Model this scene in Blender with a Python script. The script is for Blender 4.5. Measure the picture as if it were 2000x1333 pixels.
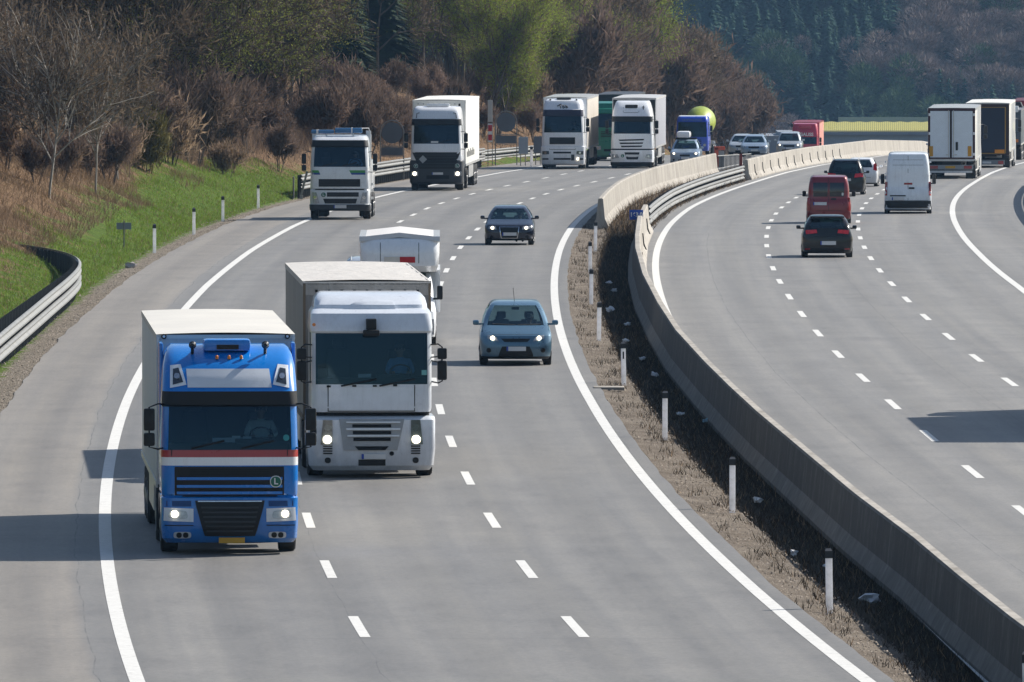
import bpy, bmesh, math, random
import numpy as np
from mathutils import Vector, Matrix, noise
from mathutils.bvhtree import BVHTree
from math import radians as R, sin, cos, pi
random.seed(7); rng = np.random.default_rng(7)
for o in list(bpy.data.objects): bpy.data.objects.remove(o)
S = bpy.context.scene; COL = S.collection

# ---------------------------------------------------------------- camera, sky, sun, exposure
cd = bpy.data.cameras.new('camera'); cam = bpy.data.objects.new('camera', cd); COL.objects.link(cam)
cd.sensor_width = 36; cd.lens = 443.7; cd.clip_start = 1; cd.clip_end = 9000
cam.location = (0, 0, 11.6); cam.rotation_euler = (R(90) - math.atan(843.5/24650), 0, 0)
S.camera = cam
SUN_AZ, SUN_EL = math.atan2(.823, .568), R(37)
W = bpy.data.worlds.new("World"); S.world = W; W.use_nodes = True
nt = W.node_tree; bg = nt.nodes['Background']; sk = nt.nodes.new('ShaderNodeTexSky')
sk.sky_type = 'NISHITA'; sk.sun_disc = False; sk.sun_elevation = SUN_EL; sk.sun_rotation = SUN_AZ
nt.links.new(sk.outputs[0], bg.inputs[0]); bg.inputs[1].default_value = .076
sl = bpy.data.lights.new('sun', 'SUN'); so = bpy.data.objects.new('sun', sl); COL.objects.link(so)
sl.energy = 5.0; sl.angle = R(.53); sl.color = (1, .95, .87)
sd = Vector((sin(SUN_AZ)*cos(SUN_EL), cos(SUN_AZ)*cos(SUN_EL), sin(SUN_EL)))
so.rotation_euler = sd.to_track_quat('Z', 'Y').to_euler(); so.location = (0, 0, 100)
S.view_settings.view_transform = 'Standard'; S.view_settings.look = 'None'
S.view_settings.exposure = .55; S.view_settings.gamma = 1
S.cycles.max_bounces = 6; S.cycles.diffuse_bounces = 2; S.cycles.glossy_bounces = 3
S.cycles.transmission_bounces = 4; S.cycles.transparent_max_bounces = 24; S.cycles.volume_bounces = 0
S.cycles.caustics_reflective = False; S.cycles.caustics_refractive = False

# ---------------------------------------------------------------- helpers
def tag(o, label=None, cat=None, group=None, kind=None):
    if label: o['label'] = label
    if cat: o['category'] = cat
    if group: o['group'] = group
    if kind: o['kind'] = kind
    return o
def empty(name, loc=(0, 0, 0), rz=0, label=None, cat=None, group=None):
    o = bpy.data.objects.new(name, None); COL.objects.link(o); o.empty_display_size = .2
    o.location = loc; o.rotation_euler = (0, 0, rz); return tag(o, label, cat, group)
def copy_tree(o, parent=None):
    c = o.copy(); COL.objects.link(c)
    if parent is not None: c.parent = parent
    for ch in list(o.children): copy_tree(ch, c)
    return c

class N:            # small node helper
    def __init__(s, name):
        s.m = bpy.data.materials.new(name); s.m.use_nodes = True; s.t = s.m.node_tree
        s.b = s.t.nodes['Principled BSDF']; s.out = s.t.nodes['Material Output']
    def n(s, typ, **k):
        x = s.t.nodes.new('ShaderNode' + typ)
        for a, v in k.items():
            if a.startswith('i_'): x.inputs[int(a[2:]) if a[2:].isdigit() else a[2:]].default_value = v
            else: setattr(x, a, v)
        return x
    def l(s, a, b): s.t.links.new(a, b)
    def noise(s, scale, detail=4, vec=None, rough=.55):
        x = s.n('TexNoise'); x.inputs['Scale'].default_value = scale; x.inputs['Detail'].default_value = detail
        x.inputs['Roughness'].default_value = rough
        if vec is not None: s.l(vec, x.inputs['Vector'])
        return x.outputs['Fac']
    def ramp(s, fac, stops):
        x = s.n('ValToRGB'); e = x.color_ramp.elements
        while len(e) > 1: e.remove(e[-1])
        e[0].position = stops[0][0]; e[0].color = (*stops[0][1], 1)
        for p, c in stops[1:]:
            q = e.new(p); q.color = (*c, 1)
        s.l(fac, x.inputs[0]); return x.outputs[0]
    def mix(s, f, a, b, typ='MIX'):
        x = s.n('MixRGB', blend_type=typ)
        for i, v in ((0, f), (1, a), (2, b)):
            if isinstance(v, (int, float)): x.inputs[i].default_value = v
            elif isinstance(v, tuple): x.inputs[i].default_value = (*v, 1)
            else: s.l(v, x.inputs[i])
        return x.outputs[0]
    def math(s, op, a, b=0, c=0):
        x = s.n('Math', operation=op)
        for i, v in enumerate((a, b, c)):
            if isinstance(v, (int, float)): x.inputs[i].default_value = v
            else: s.l(v, x.inputs[i])
        return x.outputs[0]
    def mapv(s, v, sc):
        x = s.n('Mapping'); x.inputs['Scale'].default_value = sc; s.l(v, x.inputs['Vector']); return x.outputs[0]
    def sep(s, v):
        x = s.n('SeparateXYZ'); s.l(v, x.inputs[0]); return x.outputs
    def bump(s, h, dist=.02, st=1.):
        x = s.n('Bump'); x.inputs['Strength'].default_value = st; x.inputs['Distance'].default_value = dist
        s.l(h, x.inputs['Height']); s.l(x.outputs[0], s.b.inputs['Normal'])
MC = {}
def mat(name, c, rough=.5, metal=0., coat=0., dirt=.12, emit=0, scale=3., back=None, spec=None, obj=True):
    if name in MC: return MC[name]
    k = N(name); tc = k.n('TexCoord').outputs['Object' if obj else 'Generated']
    f = k.noise(scale, 6, tc, .65)
    f2 = k.ramp(f, [(.3, (1-dirt,)*3), (.7, (1, 1, 1))])
    col = k.mix(1., tuple(c), f2, 'MULTIPLY')
    if coat and back:      # road film on the lower panels, in splashes and runs
        x_, y_, z_ = k.sep(tc); f3 = k.noise(2.5, 6, k.mapv(tc, (1, 1, .35)), .7)
        gm = k.n('MapRange'); k.l(k.math('ADD', z_, k.math('MULTIPLY_ADD', f3, -1.6, .8)), gm.inputs[0]); gm.inputs[1].default_value = 1.1; gm.inputs[2].default_value = .15; gm.inputs[3].default_value = 0; gm.inputs[4].default_value = .42 if sum(c) > 1.2 else (.22 if sum(c) > .3 else .07)
        col = k.mix(gm.outputs[0], col, (.13, .115, .1))
        f4 = k.noise(14, 4, k.mapv(tc, (1, 1, .12)), .7); col = k.mix(.5, col, k.ramp(f4, [(.3, (.84, .83, .82)), (.52, (1, 1, 1))]), 'MULTIPLY')
    if back:
        g = k.n('NewGeometry').outputs['Backfacing']; col = k.mix(g, col, tuple(back))
    k.l(col, k.b.inputs['Base Color'])
    r = k.math('MULTIPLY_ADD', f, .25, rough - .12); k.l(r, k.b.inputs['Roughness'])
    k.b.inputs['Metallic'].default_value = metal
    if coat: k.b.inputs['Coat Weight'].default_value = coat; k.b.inputs['Coat Roughness'].default_value = .06
    if spec is not None: k.b.inputs['Specular IOR Level'].default_value = spec
    if emit:
        k.l(col, k.b.inputs['Emission Color']); k.b.inputs['Emission Strength'].default_value = emit
    MC[name] = k.m; return k.m
def paint(name, c, metal=0., rough=.3, dirt=.1):
    return mat(name, c, rough, metal, .6, dirt, back=(.03, .03, .032), scale=2.2)
def glassmat(name, tint, refl=.06, gc=(.9, .95, 1)):
    if name in MC: return MC[name]
    k = N(name); tr = k.n('BsdfTransparent'); tr.inputs[0].default_value = (*tint, 1)
    gl = k.n('BsdfGlossy'); gl.inputs[0].default_value = (*gc, 1); gl.inputs['Roughness'].default_value = .03
    lw = k.n('Fresnel'); lw.inputs[0].default_value = 1.5
    f = k.math('ADD', lw.outputs[0], refl); mx = k.n('MixShader')
    k.l(f, mx.inputs[0]); k.l(tr.outputs[0], mx.inputs[1]); k.l(gl.outputs[0], mx.inputs[2]); k.l(mx.outputs[0], k.out.inputs[0])
    MC[name] = k.m; return k.m

class MB:
    def __init__(s): s.v = []; s.f = []; s.m = []
    def add(s, vs, fs, m=0):
        b = len(s.v); s.v.extend([tuple(p) for p in vs]); s.f.extend([tuple(i + b for i in q) for q in fs]); s.m.extend([m]*len(fs)); return s
    def box(s, x0, x1, y0, y1, z0, z1, m=0, bev=0., M=None):
        if bev <= 0:
            vs = [(x0,y0,z0),(x1,y0,z0),(x1,y1,z0),(x0,y1,z0),(x0,y0,z1),(x1,y0,z1),(x1,y1,z1),(x0,y1,z1)]
            fs = [(0,3,2,1),(4,5,6,7),(0,1,5,4),(1,2,6,5),(2,3,7,6),(3,0,4,7)]
        else:
            bm = bmesh.new(); bmesh.ops.create_cube(bm, size=1)
            for v in bm.verts: v.co = Vector(((x0+x1)/2 + v.co.x*(x1-x0), (y0+y1)/2 + v.co.y*(y1-y0), (z0+z1)/2 + v.co.z*(z1-z0)))
            bmesh.ops.bevel(bm, geom=list(bm.edges), offset=bev, segments=2, profile=.6, affect='EDGES')
            bm.verts.index_update(); vs = [tuple(v.co) for v in bm.verts]; fs = [tuple(v.index for v in f.verts) for f in bm.faces]; bm.free()
        if M is not None: vs = [tuple(M @ Vector(v)) for v in vs]
        return s.add(vs, fs, m)
    def tube(s, pts, r, n=6, m=0, cap=True):
        pts = [Vector(p) for p in pts]; rs = r if isinstance(r, (list, tuple)) else [r]*len(pts)
        vs = []; fs = []; ref = None
        for i, p in enumerate(pts):
            d = (pts[min(i+1, len(pts)-1)] - pts[max(i-1, 0)]).normalized()
            a = d.cross(Vector((0, 0, 1)) if abs(d.z) < .9 else Vector((1, 0, 0))).normalized()
            if ref is not None:
                a2 = ref - d*ref.dot(d)
                if a2.length > 1e-4: a = a2.normalized()
            ref = a; b = d.cross(a)
            for k in range(n):
                t = 2*pi*k/n; vs.append(p + (a*cos(t) + b*sin(t))*rs[i])
        for i in range(len(pts)-1):
            for k in range(n):
                fs.append((i*n+k, i*n+(k+1) % n, (i+1)*n+(k+1) % n, (i+1)*n+k))
        if cap: fs += [tuple(range(n))[::-1], tuple(range((len(pts)-1)*n, len(pts)*n))]
        return s.add(vs, fs, m)
    def lathe(s, prof, n=24, m=0, c=(0, 0, 0), axis='x'):   # prof (a, r) along axis
        vs = []; fs = []
        for a, r in prof:
            for k in range(n):
                t = 2*pi*k/n; p = (a, r*cos(t), r*sin(t))
                if axis == 'y': p = (r*cos(t), a, r*sin(t))
                if axis == 'z': p = (r*cos(t), r*sin(t), a)
                vs.append((p[0]+c[0], p[1]+c[1], p[2]+c[2]))
        for i in range(len(prof)-1):
            for k in range(n): fs.append((i*n+k, i*n+(k+1) % n, (i+1)*n+(k+1) % n, (i+1)*n+k))
        fs += [tuple(range(n))[::-1], tuple(range((len(prof)-1)*n, len(prof)*n))]
        return s.add(vs, fs, m)
    def build(s, name, mats, parent=None, smooth=35, fix=True, loc=None):
        me = bpy.data.meshes.new(name); me.from_pydata(s.v, [], s.f)
        for mm in (mats if isinstance(mats, (list, tuple)) else [mats]): me.materials.append(mm)
        me.polygons.foreach_set('material_index', s.m)
        if fix:
            bm = bmesh.new(); bm.from_mesh(me); bmesh.ops.remove_doubles(bm, verts=bm.verts, dist=.0004)
            bmesh.ops.recalc_face_normals(bm, faces=bm.faces); bm.to_mesh(me); bm.free()
        if smooth:
            me.polygons.foreach_set('use_smooth', [True]*len(me.polygons)); me.set_sharp_from_angle(angle=R(smooth))
        me.update(); o = bpy.data.objects.new(name, me); COL.objects.link(o)
        if parent is not None: o.parent = parent
        if loc is not None: o.location = loc
        return o
def npmesh(name, V, F, mats, parent=None, fm=None, smooth=False):
    V = np.asarray(V, np.float32); F = np.asarray(F, np.int32); k = F.shape[1]
    me = bpy.data.meshes.new(name); me.vertices.add(len(V)); me.vertices.foreach_set('co', V.ravel())
    me.loops.add(F.size); me.loops.foreach_set('vertex_index', F.ravel())
    me.polygons.add(len(F)); me.polygons.foreach_set('loop_start', np.arange(0, F.size, k, dtype=np.int32))
    try: me.polygons.foreach_set('loop_total', np.full(len(F), k, np.int32))
    except Exception: pass
    for mm in (mats if isinstance(mats, (list, tuple)) else [mats]): me.materials.append(mm)
    if fm is not None: me.polygons.foreach_set('material_index', np.asarray(fm, np.int32))
    if smooth: me.polygons.foreach_set('use_smooth', np.ones(len(F), bool))
    me.update(); me.validate(); o = bpy.data.objects.new(name, me); COL.objects.link(o)
    if parent is not None: o.parent = parent
    return o

# ---------------------------------------------------------------- the two carriageways: plan curves and height profile (metres)
ZD = [0,300,400,450,500,550,600,650,700,750,850,950,1200,1600,2300]
ZZ = [0,-.1,-.35,-.6,-.95,-1.4,-1.95,-2.5,-3.0,-3.6,-5.0,-6.9,-13,-23,-47]
def zr(d): return float(np.interp(d, ZD, ZZ))
def _ext(c, o, Y, Ym, sl2, Ym2=None, sl3=None):
    u = min(Y, Ym)/100 - 5; x = sum(c[k-1]*u**k for k in range(1, 5)) + o
    if Y > Ym: x += (min(Y, Ym2) - Ym)*sl2 + max(0, Y - Ym2)*sl3
    return x
def LX(Y, o=0): return _ext([1.8246, .8278, .1109, .0432], -8.6266, Y, 650, .058, 720, .054) + o     # outer edge line, oncoming side
def RX(Y, o=0): return _ext([2.6405, 1.0393, -.02, -.0149], 6.2254, Y, 740, .066, 1e6, 0) + o         # inner edge line, far side
BT = [(60,14),(150,9.3),(187,7.6),(200,7.2),(213,6.85),(229,6.3),(247,5.8),(267,5.25),(282,4.9),(298,4.57),(321,4.22),(345,4.05),(375,3.95),(407,4.05),(428,4.25),(460,4.65),(487,5.15)]
def BX(Y):
    return float(np.interp(Y, [b[0] for b in BT], [b[1] for b in BT])) if Y <= 487 else RX(Y) - .85
LE = lambda Y: LX(Y) - 2.8 - .1*max(0, min(1, (Y-440)/100))
LI = lambda Y: LX(Y) + 11.03 + .42
def RO(Y): return RX(Y) + 11.4 + 3.4
def heading(fn, Y): return math.atan2(fn(Y+2) - fn(Y-2), 4)

# ---------------------------------------------------------------- setting materials
def asphalt(name, tone):
    k = N(name); uv = k.n('UVMap').outputs[0]; P = k.n('NewGeometry').outputs['Position']; u, v, _ = k.sep(uv)
    trk = k.math('MULTIPLY_ADD', k.math('COSINE', k.math('MULTIPLY', k.math('SUBTRACT', u, 3.87), 3.49)), .075, 1.)
    oil = k.noise(.9, 6, k.mapv(P, (1, .22, 1)), .75)
    fine = k.noise(11, 6, P, .8); mid = k.noise(.35, 4, P, .6)
    cb = k.n('CombineXYZ'); k.l(k.math('MULTIPLY', u, 1.7), cb.inputs[0]); k.l(k.math('MULTIPLY', v, .012), cb.inputs[1])
    streak = k.noise(1, 5, cb.outputs[0], .6)
    a = k.ramp(streak, [(.3, (tone*.88, tone*.86, tone*.84)), (.5, (tone*1.02, tone*.985, tone*.94)), (.72, (tone*1.17, tone*1.12, tone*1.04))])
    a = k.mix(.3, a, k.ramp(mid, [(.35, (.8,.8,.8)), (.65, (1.1,1.09,1.07))]), 'MULTIPLY')
    a = k.mix(.6, a, k.ramp(fine, [(.28, (.5,.5,.5)), (.5, (1,1,1)), (.72, (1.45,1.43,1.4))]), 'MULTIPLY')
    a = k.mix(1., a, trk, 'MULTIPLY'); a = k.mix(.75, a, k.ramp(oil, [(.3, (.78,.78,.79)), (.5, (1,1,1)), (.7, (1.1,1.09,1.07))]), 'MULTIPLY')
    wob = k.math('MULTIPLY_ADD', k.noise(.12, 2, P), .1, -.05)
    uu = k.math('ADD', u, wob)
    def line(x, c, w): return k.math('LESS_THAN', k.math('ABSOLUTE', k.math('SUBTRACT', x, c)), w)
    j = k.math('MAXIMUM', line(uu, 2.25, .012), line(uu, 6.62, .009))
    if tone < .18: j = k.math('MAXIMUM', j, line(uu, 13.95, .008))
    vm = k.math('PINGPONG', k.math('ADD', v, k.math('MULTIPLY', wob, 1.5)), 16.8)
    j = k.math('MAXIMUM', j, k.math('MULTIPLY', k.math('LESS_THAN', vm, .05), .6))
    j = k.math('MULTIPLY', j, k.ramp(k.noise(.6, 3, P), [(.38, (.1,)*3), (.6, (.75,)*3)]))
    a = k.mix(j, a, (tone*.42, tone*.42, tone*.44))
    sh = k.n('MapRange'); k.l(uu, sh.inputs[0]); sh.inputs[1].default_value = 2.1 if tone < .18 else 99; sh.inputs[2].default_value = 2.3 if tone < .18 else 100; sh.inputs[3].default_value = 1.; sh.inputs[4].default_value = 0.
    if tone < .18: a = k.mix(sh.outputs[0], a, k.mix(1., a, (1.16, 1.1, 1.03), 'MULTIPLY'))
    k.l(a, k.b.inputs['Base Color']); k.b.inputs['Roughness'].default_value = .62; k.b.inputs['Specular IOR Level'].default_value = .45
    k.bump(k.noise(60, 3, P), .006, .6); return k.m
M_ASPH = asphalt('asphalt', .17); M_ASPH2 = asphalt('asphalt_far', .188)
def linemat():
    k = N('road_paint'); P = k.n('NewGeometry').outputs['Position']; f = k.noise(7, 6, P, .75)
    k.l(k.ramp(f, [(.28, (.3,.3,.28)), (.42, (.6,.59,.56)), (.6, (.68,.67,.64))]), k.b.inputs['Base Color']); k.b.inputs['Roughness'].default_value = .6; return k.m
M_LINE = linemat()
def veg(name, stops, sc=.5, sc2=8, bump=.15):
    k = N(name); P = k.n('NewGeometry').outputs['Position']
    f = k.math('MULTIPLY_ADD', k.noise(sc2, 5, P, .7), .55, k.math('MULTIPLY', k.noise(sc, 4, P), .45))
    k.l(k.ramp(f, stops), k.b.inputs['Base Color']); k.b.inputs['Roughness'].default_value = .9; k.b.inputs['Specular IOR Level'].default_value = .15
    k.bump(k.noise(sc2*1.5, 4, P), bump); return k.m
def bankmat():
    k = N('bank_ground'); P = k.n('NewGeometry').outputs['Position']; uv = k.n('UVMap').outputs[0]; u, v, _ = k.sep(uv)
    f = k.noise(6, 5, P, .75); g = k.noise(.45, 4, P, .6); g2 = k.noise(1.6, 5, P, .7)
    gravel = k.ramp(k.noise(14, 4, P, .8), [(.3, (.12,.1,.08)), (.55, (.3,.26,.21)), (.75, (.45,.41,.35))])
    green = k.ramp(k.math('MULTIPLY_ADD', f, .5, k.math('MULTIPLY', g2, .5)), [(.3, (.035,.05,.012)), (.42, (.07,.115,.016)), (.56, (.12,.19,.025)), (.68, (.24,.24,.08))])
    dry = k.ramp(k.math('MULTIPLY_ADD', f, .5, k.math('MULTIPLY', g2, .5)), [(.32, (.06,.035,.02)), (.48, (.19,.115,.065)), (.66, (.34,.23,.13))])
    litter = k.ramp(f, [(.3, (.03,.02,.014)), (.7, (.11,.075,.05))])
    tn = k.math('ADD', u, k.math('MULTIPLY_ADD', g2, 1.6, -.8))
    a = k.mix(k.math('GREATER_THAN', tn, .75), gravel, green)
    # v carries the distance: the green tongue is wide between 430 and 640 m
    wid = k.n('MapRange'); wid.inputs[1].default_value = 430; wid.inputs[2].default_value = 540; wid.inputs[3].default_value = 3.6; wid.inputs[4].default_value = 5.2; k.l(v, wid.inputs[0])
    w2 = k.n('MapRange'); w2.inputs[1].default_value = 570; w2.inputs[2].default_value = 650; w2.inputs[3].default_value = 0; w2.inputs[4].default_value = 3.6; k.l(v, w2.inputs[0])
    tm = k.math('ADD', u, k.math('MULTIPLY_ADD', g, 7., -3.5)); tm = k.math('ADD', tm, k.math('MULTIPLY_ADD', g2, 3., -1.5))
    mk = k.n('MapRange'); k.l(k.math('ADD', k.math('SUBTRACT', tm, wid.outputs[0]), w2.outputs[0]), mk.inputs[0]); mk.inputs[1].default_value = -.6; mk.inputs[2].default_value = .6
    a = k.mix(mk.outputs[0], a, dry)
    ml = k.n('MapRange'); k.l(tm, ml.inputs[0]); ml.inputs[1].default_value = 17; ml.inputs[2].default_value = 23
    a = k.mix(ml.outputs[0], a, litter)
    k.l(a, k.b.inputs['Base Color']); k.b.inputs['Roughness'].default_value = .95; k.b.inputs['Specular IOR Level'].default_value = .1
    k.bump(f, .25); return k.m
M_BANK = bankmat()
M_GRAVEL = veg('gravel_ground', [(.3, (.075,.058,.045)), (.5, (.19,.155,.12)), (.7, (.34,.3,.25))], .6, 16, .08)
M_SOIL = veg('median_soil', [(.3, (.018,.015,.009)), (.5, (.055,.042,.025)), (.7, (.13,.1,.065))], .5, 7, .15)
M_RG = veg('verge_ground', [(.3, (.05,.06,.02)), (.5, (.14,.14,.05)), (.7, (.28,.24,.14))], .3, 5)
M_CONC = None
def concrete(shade_side=False):
    k = N('barrier_concrete_shaded' if shade_side else 'barrier_concrete'); P = k.n('NewGeometry').outputs['Position']; x, y, z = k.sep(P)
    cb = k.n('CombineXYZ'); k.l(k.math('MULTIPLY', x, 3), cb.inputs[0]); k.l(k.math('MULTIPLY', y, 1.2), cb.inputs[1]); k.l(k.math('MULTIPLY', z, .35), cb.inputs[2])
    f = k.noise(1.2, 6, cb.outputs[0], .65); g = k.noise(5, 5, P, .7)
    a = k.ramp(f, [(.28, (.23,.21,.18)), (.5, (.37,.342,.3)), (.7, (.45,.42,.38))])
    a = k.mix(.5, a, k.ramp(g, [(.3, (.75,.75,.75)), (.7, (1.1,1.1,1.1))]), 'MULTIPLY')
    sj = k.math('LESS_THAN', k.math('PINGPONG', y, 3.), .02); a = k.mix(k.math('MULTIPLY', sj, .7), a, (.03,.03,.03))
    low = k.n('MapRange'); st_ = k.noise(.8, 5, k.mapv(P, (1, .5, .4)), .7); a = k.mix(.8, a, k.ramp(st_, [(.32, (.62,.6,.58)), (.5, (.95,.95,.95)), (.7, (1.08,1.07,1.05))]), 'MULTIPLY')
    if shade_side:  # left-facing sides: shade painted into the colour as a mottled dark tone
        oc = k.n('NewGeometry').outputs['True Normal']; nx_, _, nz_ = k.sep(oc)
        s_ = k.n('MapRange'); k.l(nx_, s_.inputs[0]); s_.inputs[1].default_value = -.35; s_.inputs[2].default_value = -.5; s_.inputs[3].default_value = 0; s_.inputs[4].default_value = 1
        gr = k.ramp(k.math('MULTIPLY_ADD', f, .6, k.math('MULTIPLY', g, .4)), [(.3, (.01,.01,.012)), (.5, (.02,.019,.019)), (.6, (.05,.047,.045)), (.72, (.16,.145,.13))]); ft = k.math('MULTIPLY_ADD', k.math('GREATER_THAN', nz_, .25), -.22, .93); a = k.mix(k.math('MULTIPLY', s_.outputs[0], ft), a, gr)  # upward-tilted foot painted less dark, for the sky light it catches
    k.l(a, k.b.inputs['Base Color']); k.b.inputs['Roughness'].default_value = .85; k.bump(g, .01); return k.m
M_CONC = concrete(); M_CONC_SHADE = concrete(True)

# ---------------------------------------------------------------- ground sheet, roads, markings
def bank_h(t, Y, X):
    sl = np.interp(Y, [300, 400, 520, 700, 900], [.22, .3, .46, .5, .6])
    cap = np.interp(Y, [0, 850, 960, 1080, 1200, 1400], [24, 22, 14, 7, 3, 1])
    if t <= .8: return -.06*t
    h = sl*(t - 1.4) if t > 2 else -.05 + (t-.8)*.28*sl/.5
    h = cap*(1 - math.exp(-max(h, 0)/cap)) if h > 0 else h
    return h + noise.noise(Vector((X*.11, Y*.02, 0)))*min(1, t/6)*1.3 + noise.noise(Vector((X*.5, Y*.09, 3)))*min(1, t/4)*.35
Ys = list(np.arange(80, 1300, 5)) + [1300, 1350, 1400, 1500, 1700, 2000, 2300]
LT = [250, 180, 120, 90, 70, 55, 45, 38, 32, 27, 23, 20, 17, 15, 13, 11, 9.5, 8, 7, 6, 5, 4.2, 3.5, 2.9, 2.4, 1.9, 1.5, 1.1, .8, .5, .25, 0]
def ground():
    V = []; F = []; fm = []; UV = []; rows = []
    for Y in Ys:
        z = zr(Y) - .02; row = []
        def p(x, zz, t):
            V.append((x, Y, zz)); UV.append((t, Y)); row.append(len(V)-1)
        e = LE(Y)
        for t in LT: p(e - t, z + bank_h(t, Y, e - t), t)
        li = LI(Y); b = max(BX(Y), li + 1.0); w = b - li
        p(li, z, 0)
        for q in (.2, .42, .6, .8): p(li + w*q, z + (-.06 if q < .5 else -.14) + noise.noise(Vector((li*3+q*9, Y*.15, 1)))*.05, 0)
        p(b, z, 0); p(b + .3, z, 0)
        ro = RO(Y); p(ro, z, 0)
        for t in (.5, 1.5, 3, 6, 12, 25, 50, 100, 200, 300): p(ro + t, z - .04*min(t, 3) + (.02*t if t > 6 else 0)*1.0, t)
        rows.append(row)
    nL = len(LT)
    for a, b in zip(rows, rows[1:]):
        for i in range(len(a)-1):
            F.append((a[i], a[i+1], b[i+1], b[i]))
            if i < nL-1: m = 0
            elif i == nL-1: m = 0
            elif i <= nL+1: m = 1
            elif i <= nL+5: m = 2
            elif i == nL+6: m = 1
            else: m = 3
            fm.append(m)
    o = npmesh('ground', V, F, [M_BANK, M_GRAVEL, M_SOIL, M_RG], fm=fm, smooth=True)
    uvl = o.data.uv_layers.new(name='UVMap'); li_ = np.zeros(len(o.data.loops), np.int32); o.data.loops.foreach_get('vertex_index', li_)
    uvl.data.foreach_set('uv', np.array(UV, np.float32)[li_].ravel()); tag(o, kind='structure')
ground()
def strip(name, fa, fb, Y0, Y1, dz, m, step=4, nx=1, kind='structure', Ylist=None):
    V = []; F = []; UV = []
    Yl = Ylist or list(np.arange(Y0, Y1+.01, step))
    for Y in Yl:
        a, b = fa(Y), fb(Y)
        for q in range(nx+1):
            x = a + (b-a)*q/nx; V.append((x, Y, zr(Y)+dz)); UV.append((x-a, Y))
    for i in range(len(Yl)-1):
        for q in range(nx): j = i*(nx+1)+q; F.append((j, j+1, j+nx+2, j+nx+1))
    o = npmesh(name, V, F, m)
    uvl = o.data.uv_layers.new(name='UVMap'); li_ = np.zeros(len(o.data.loops), np.int32); o.data.loops.foreach_get('vertex_index', li_)
    uvl.data.foreach_set('uv', np.array(UV, np.float32)[li_].ravel())
    return tag(o, kind=kind)
def wob(x, Y, a=.1): return x + a*noise.noise(Vector((x*.1, Y*.22, 5))) + a*.3*noise.noise(Vector((x*.1, Y*.6, 9)))
strip('oncoming_road', lambda Y: wob(LE(Y), Y), lambda Y: wob(LI(Y), Y, .05), 80, 1400, .004, M_ASPH, step=1.25)
strip('outbound_road', lambda Y: BX(Y)+.2, lambda Y: RO(Y), 80, 1400, .004, M_ASPH2, nx=2)
def edge_line(fn, name, w=.235, Y0=80): strip(name, lambda Y: fn(Y)-w/2, lambda Y: fn(Y)+w/2, Y0, 1300, .009, M_LINE)
edge_line(LX, 'edge_line'); edge_line(lambda Y: LX(Y, 11.03), 'edge_line'); edge_line(RX, 'edge_line'); edge_line(lambda Y: RX(Y, 11.4), 'edge_line')
def dashes(fn, Yf, name='lane_line', w=.17, L=6.):
    m = MB(); k = 0; Y = Yf - 18*8
    while Y < 1250:
        pts = np.linspace(Y, Y+L, 4)
        for a, b in zip(pts, pts[1:]):
            m.add([(fn(a)-w/2, a, zr(a)+.0085), (fn(a)+w/2, a, zr(a)+.0085), (fn(b)+w/2, b, zr(b)+.0085), (fn(b)-w/2, b, zr(b)+.0085)], [(0, 1, 2, 3)])
        Y += 18
    tag(m.build(name, M_LINE, smooth=0, fix=False), kind='structure')
dashes(lambda Y: LX(Y, 3.89), 202.0); dashes(lambda Y: LX(Y, 7.4), 202.0)
dashes(lambda Y: RX(Y, 3.95), 259.0); dashes(lambda Y: RX(Y, 7.48), 310.0)

# ---------------------------------------------------------------- concrete barriers and guardrails
M_JOINT = mat('joint_rubber', (.02, .02, .02), .9)
M_GALV = mat('galvanised_steel', (.25, .25, .24), .5, .3, dirt=.4, scale=1.5)
M_DSTEEL = mat('weathered_steel', (.05, .054, .06), .7, .2, dirt=.4)
PROF = [(-.31, 0), (-.31, .09), (-.17, .36), (-.1, 1.06), (-.07, 1.1), (.07, 1.1), (.1, 1.06), (.17, .36), (.31, .09), (.31, 0)]
def barrier(fn, Y0, Y1, label, joints=(), h=1.0, side=1, step=3., cm=None):
    root = empty('concrete_barrier', (fn(Y0), Y0, zr(Y0)), 0, label, 'barrier')
    m = MB(); Yl = list(np.arange(Y0, Y1, step)) + [Y1]; n = len(PROF); V = []; F = []
    for Y in Yl:
        for px, pz in PROF: V.append((fn(Y)+px - fn(Y0), Y - Y0, zr(Y)-zr(Y0) - .03 + (pz*h)))
    for i in range(len(Yl)-1):
        for q in range(n-1): F.append((i*n+q, i*n+q+1, (i+1)*n+q+1, (i+1)*n+q))
    F += [tuple(range(n)), tuple(range((len(Yl)-1)*n, len(Yl)*n))[::-1]]
    m.add(V, F); m.build('wall', cm or M_CONC, root, 12)
    for Yj in joints:
        jm = MB(); pr = [(p[0]*side, p[1]*h) for p in ((.12, .78), (.16, .42), (.19, .33), (.25, .2))]; ax_, ay_, az_ = fn(Yj)-fn(Y0), Yj-Y0, zr(Yj)-zr(Y0)-.03
        for (a0, z0), (a1, z1) in zip(pr, pr[1:]): jm.add([(ax_+a0-.02*side, ay_, az_+z0), (ax_+a0+.05*side, ay_, az_+z0), (ax_+a1+.05*side, ay_, az_+z1), (ax_+a1-.02*side, ay_, az_+z1), (ax_+a0-.02*side, ay_+.12, az_+z0), (ax_+a0+.05*side, ay_+.12, az_+z0), (ax_+a1+.05*side, ay_+.12, az_+z1), (ax_+a1-.02*side, ay_+.12, az_+z1)], [(0,1,2,3), (4,7,6,5), (1,5,6,2), (0,4,5,1), (3,2,6,7)])
        jm.build('joint_fin', M_JOINT, root, 0)
    return root
barrier(BX, 90, 487, 'long concrete median barrier from the bottom right corner up to the blue kilometre plate', joints=(474, 445, 415), cm=M_CONC_SHADE)
W1 = lambda Y: LX(Y, 11.03) + 1.15
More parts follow.
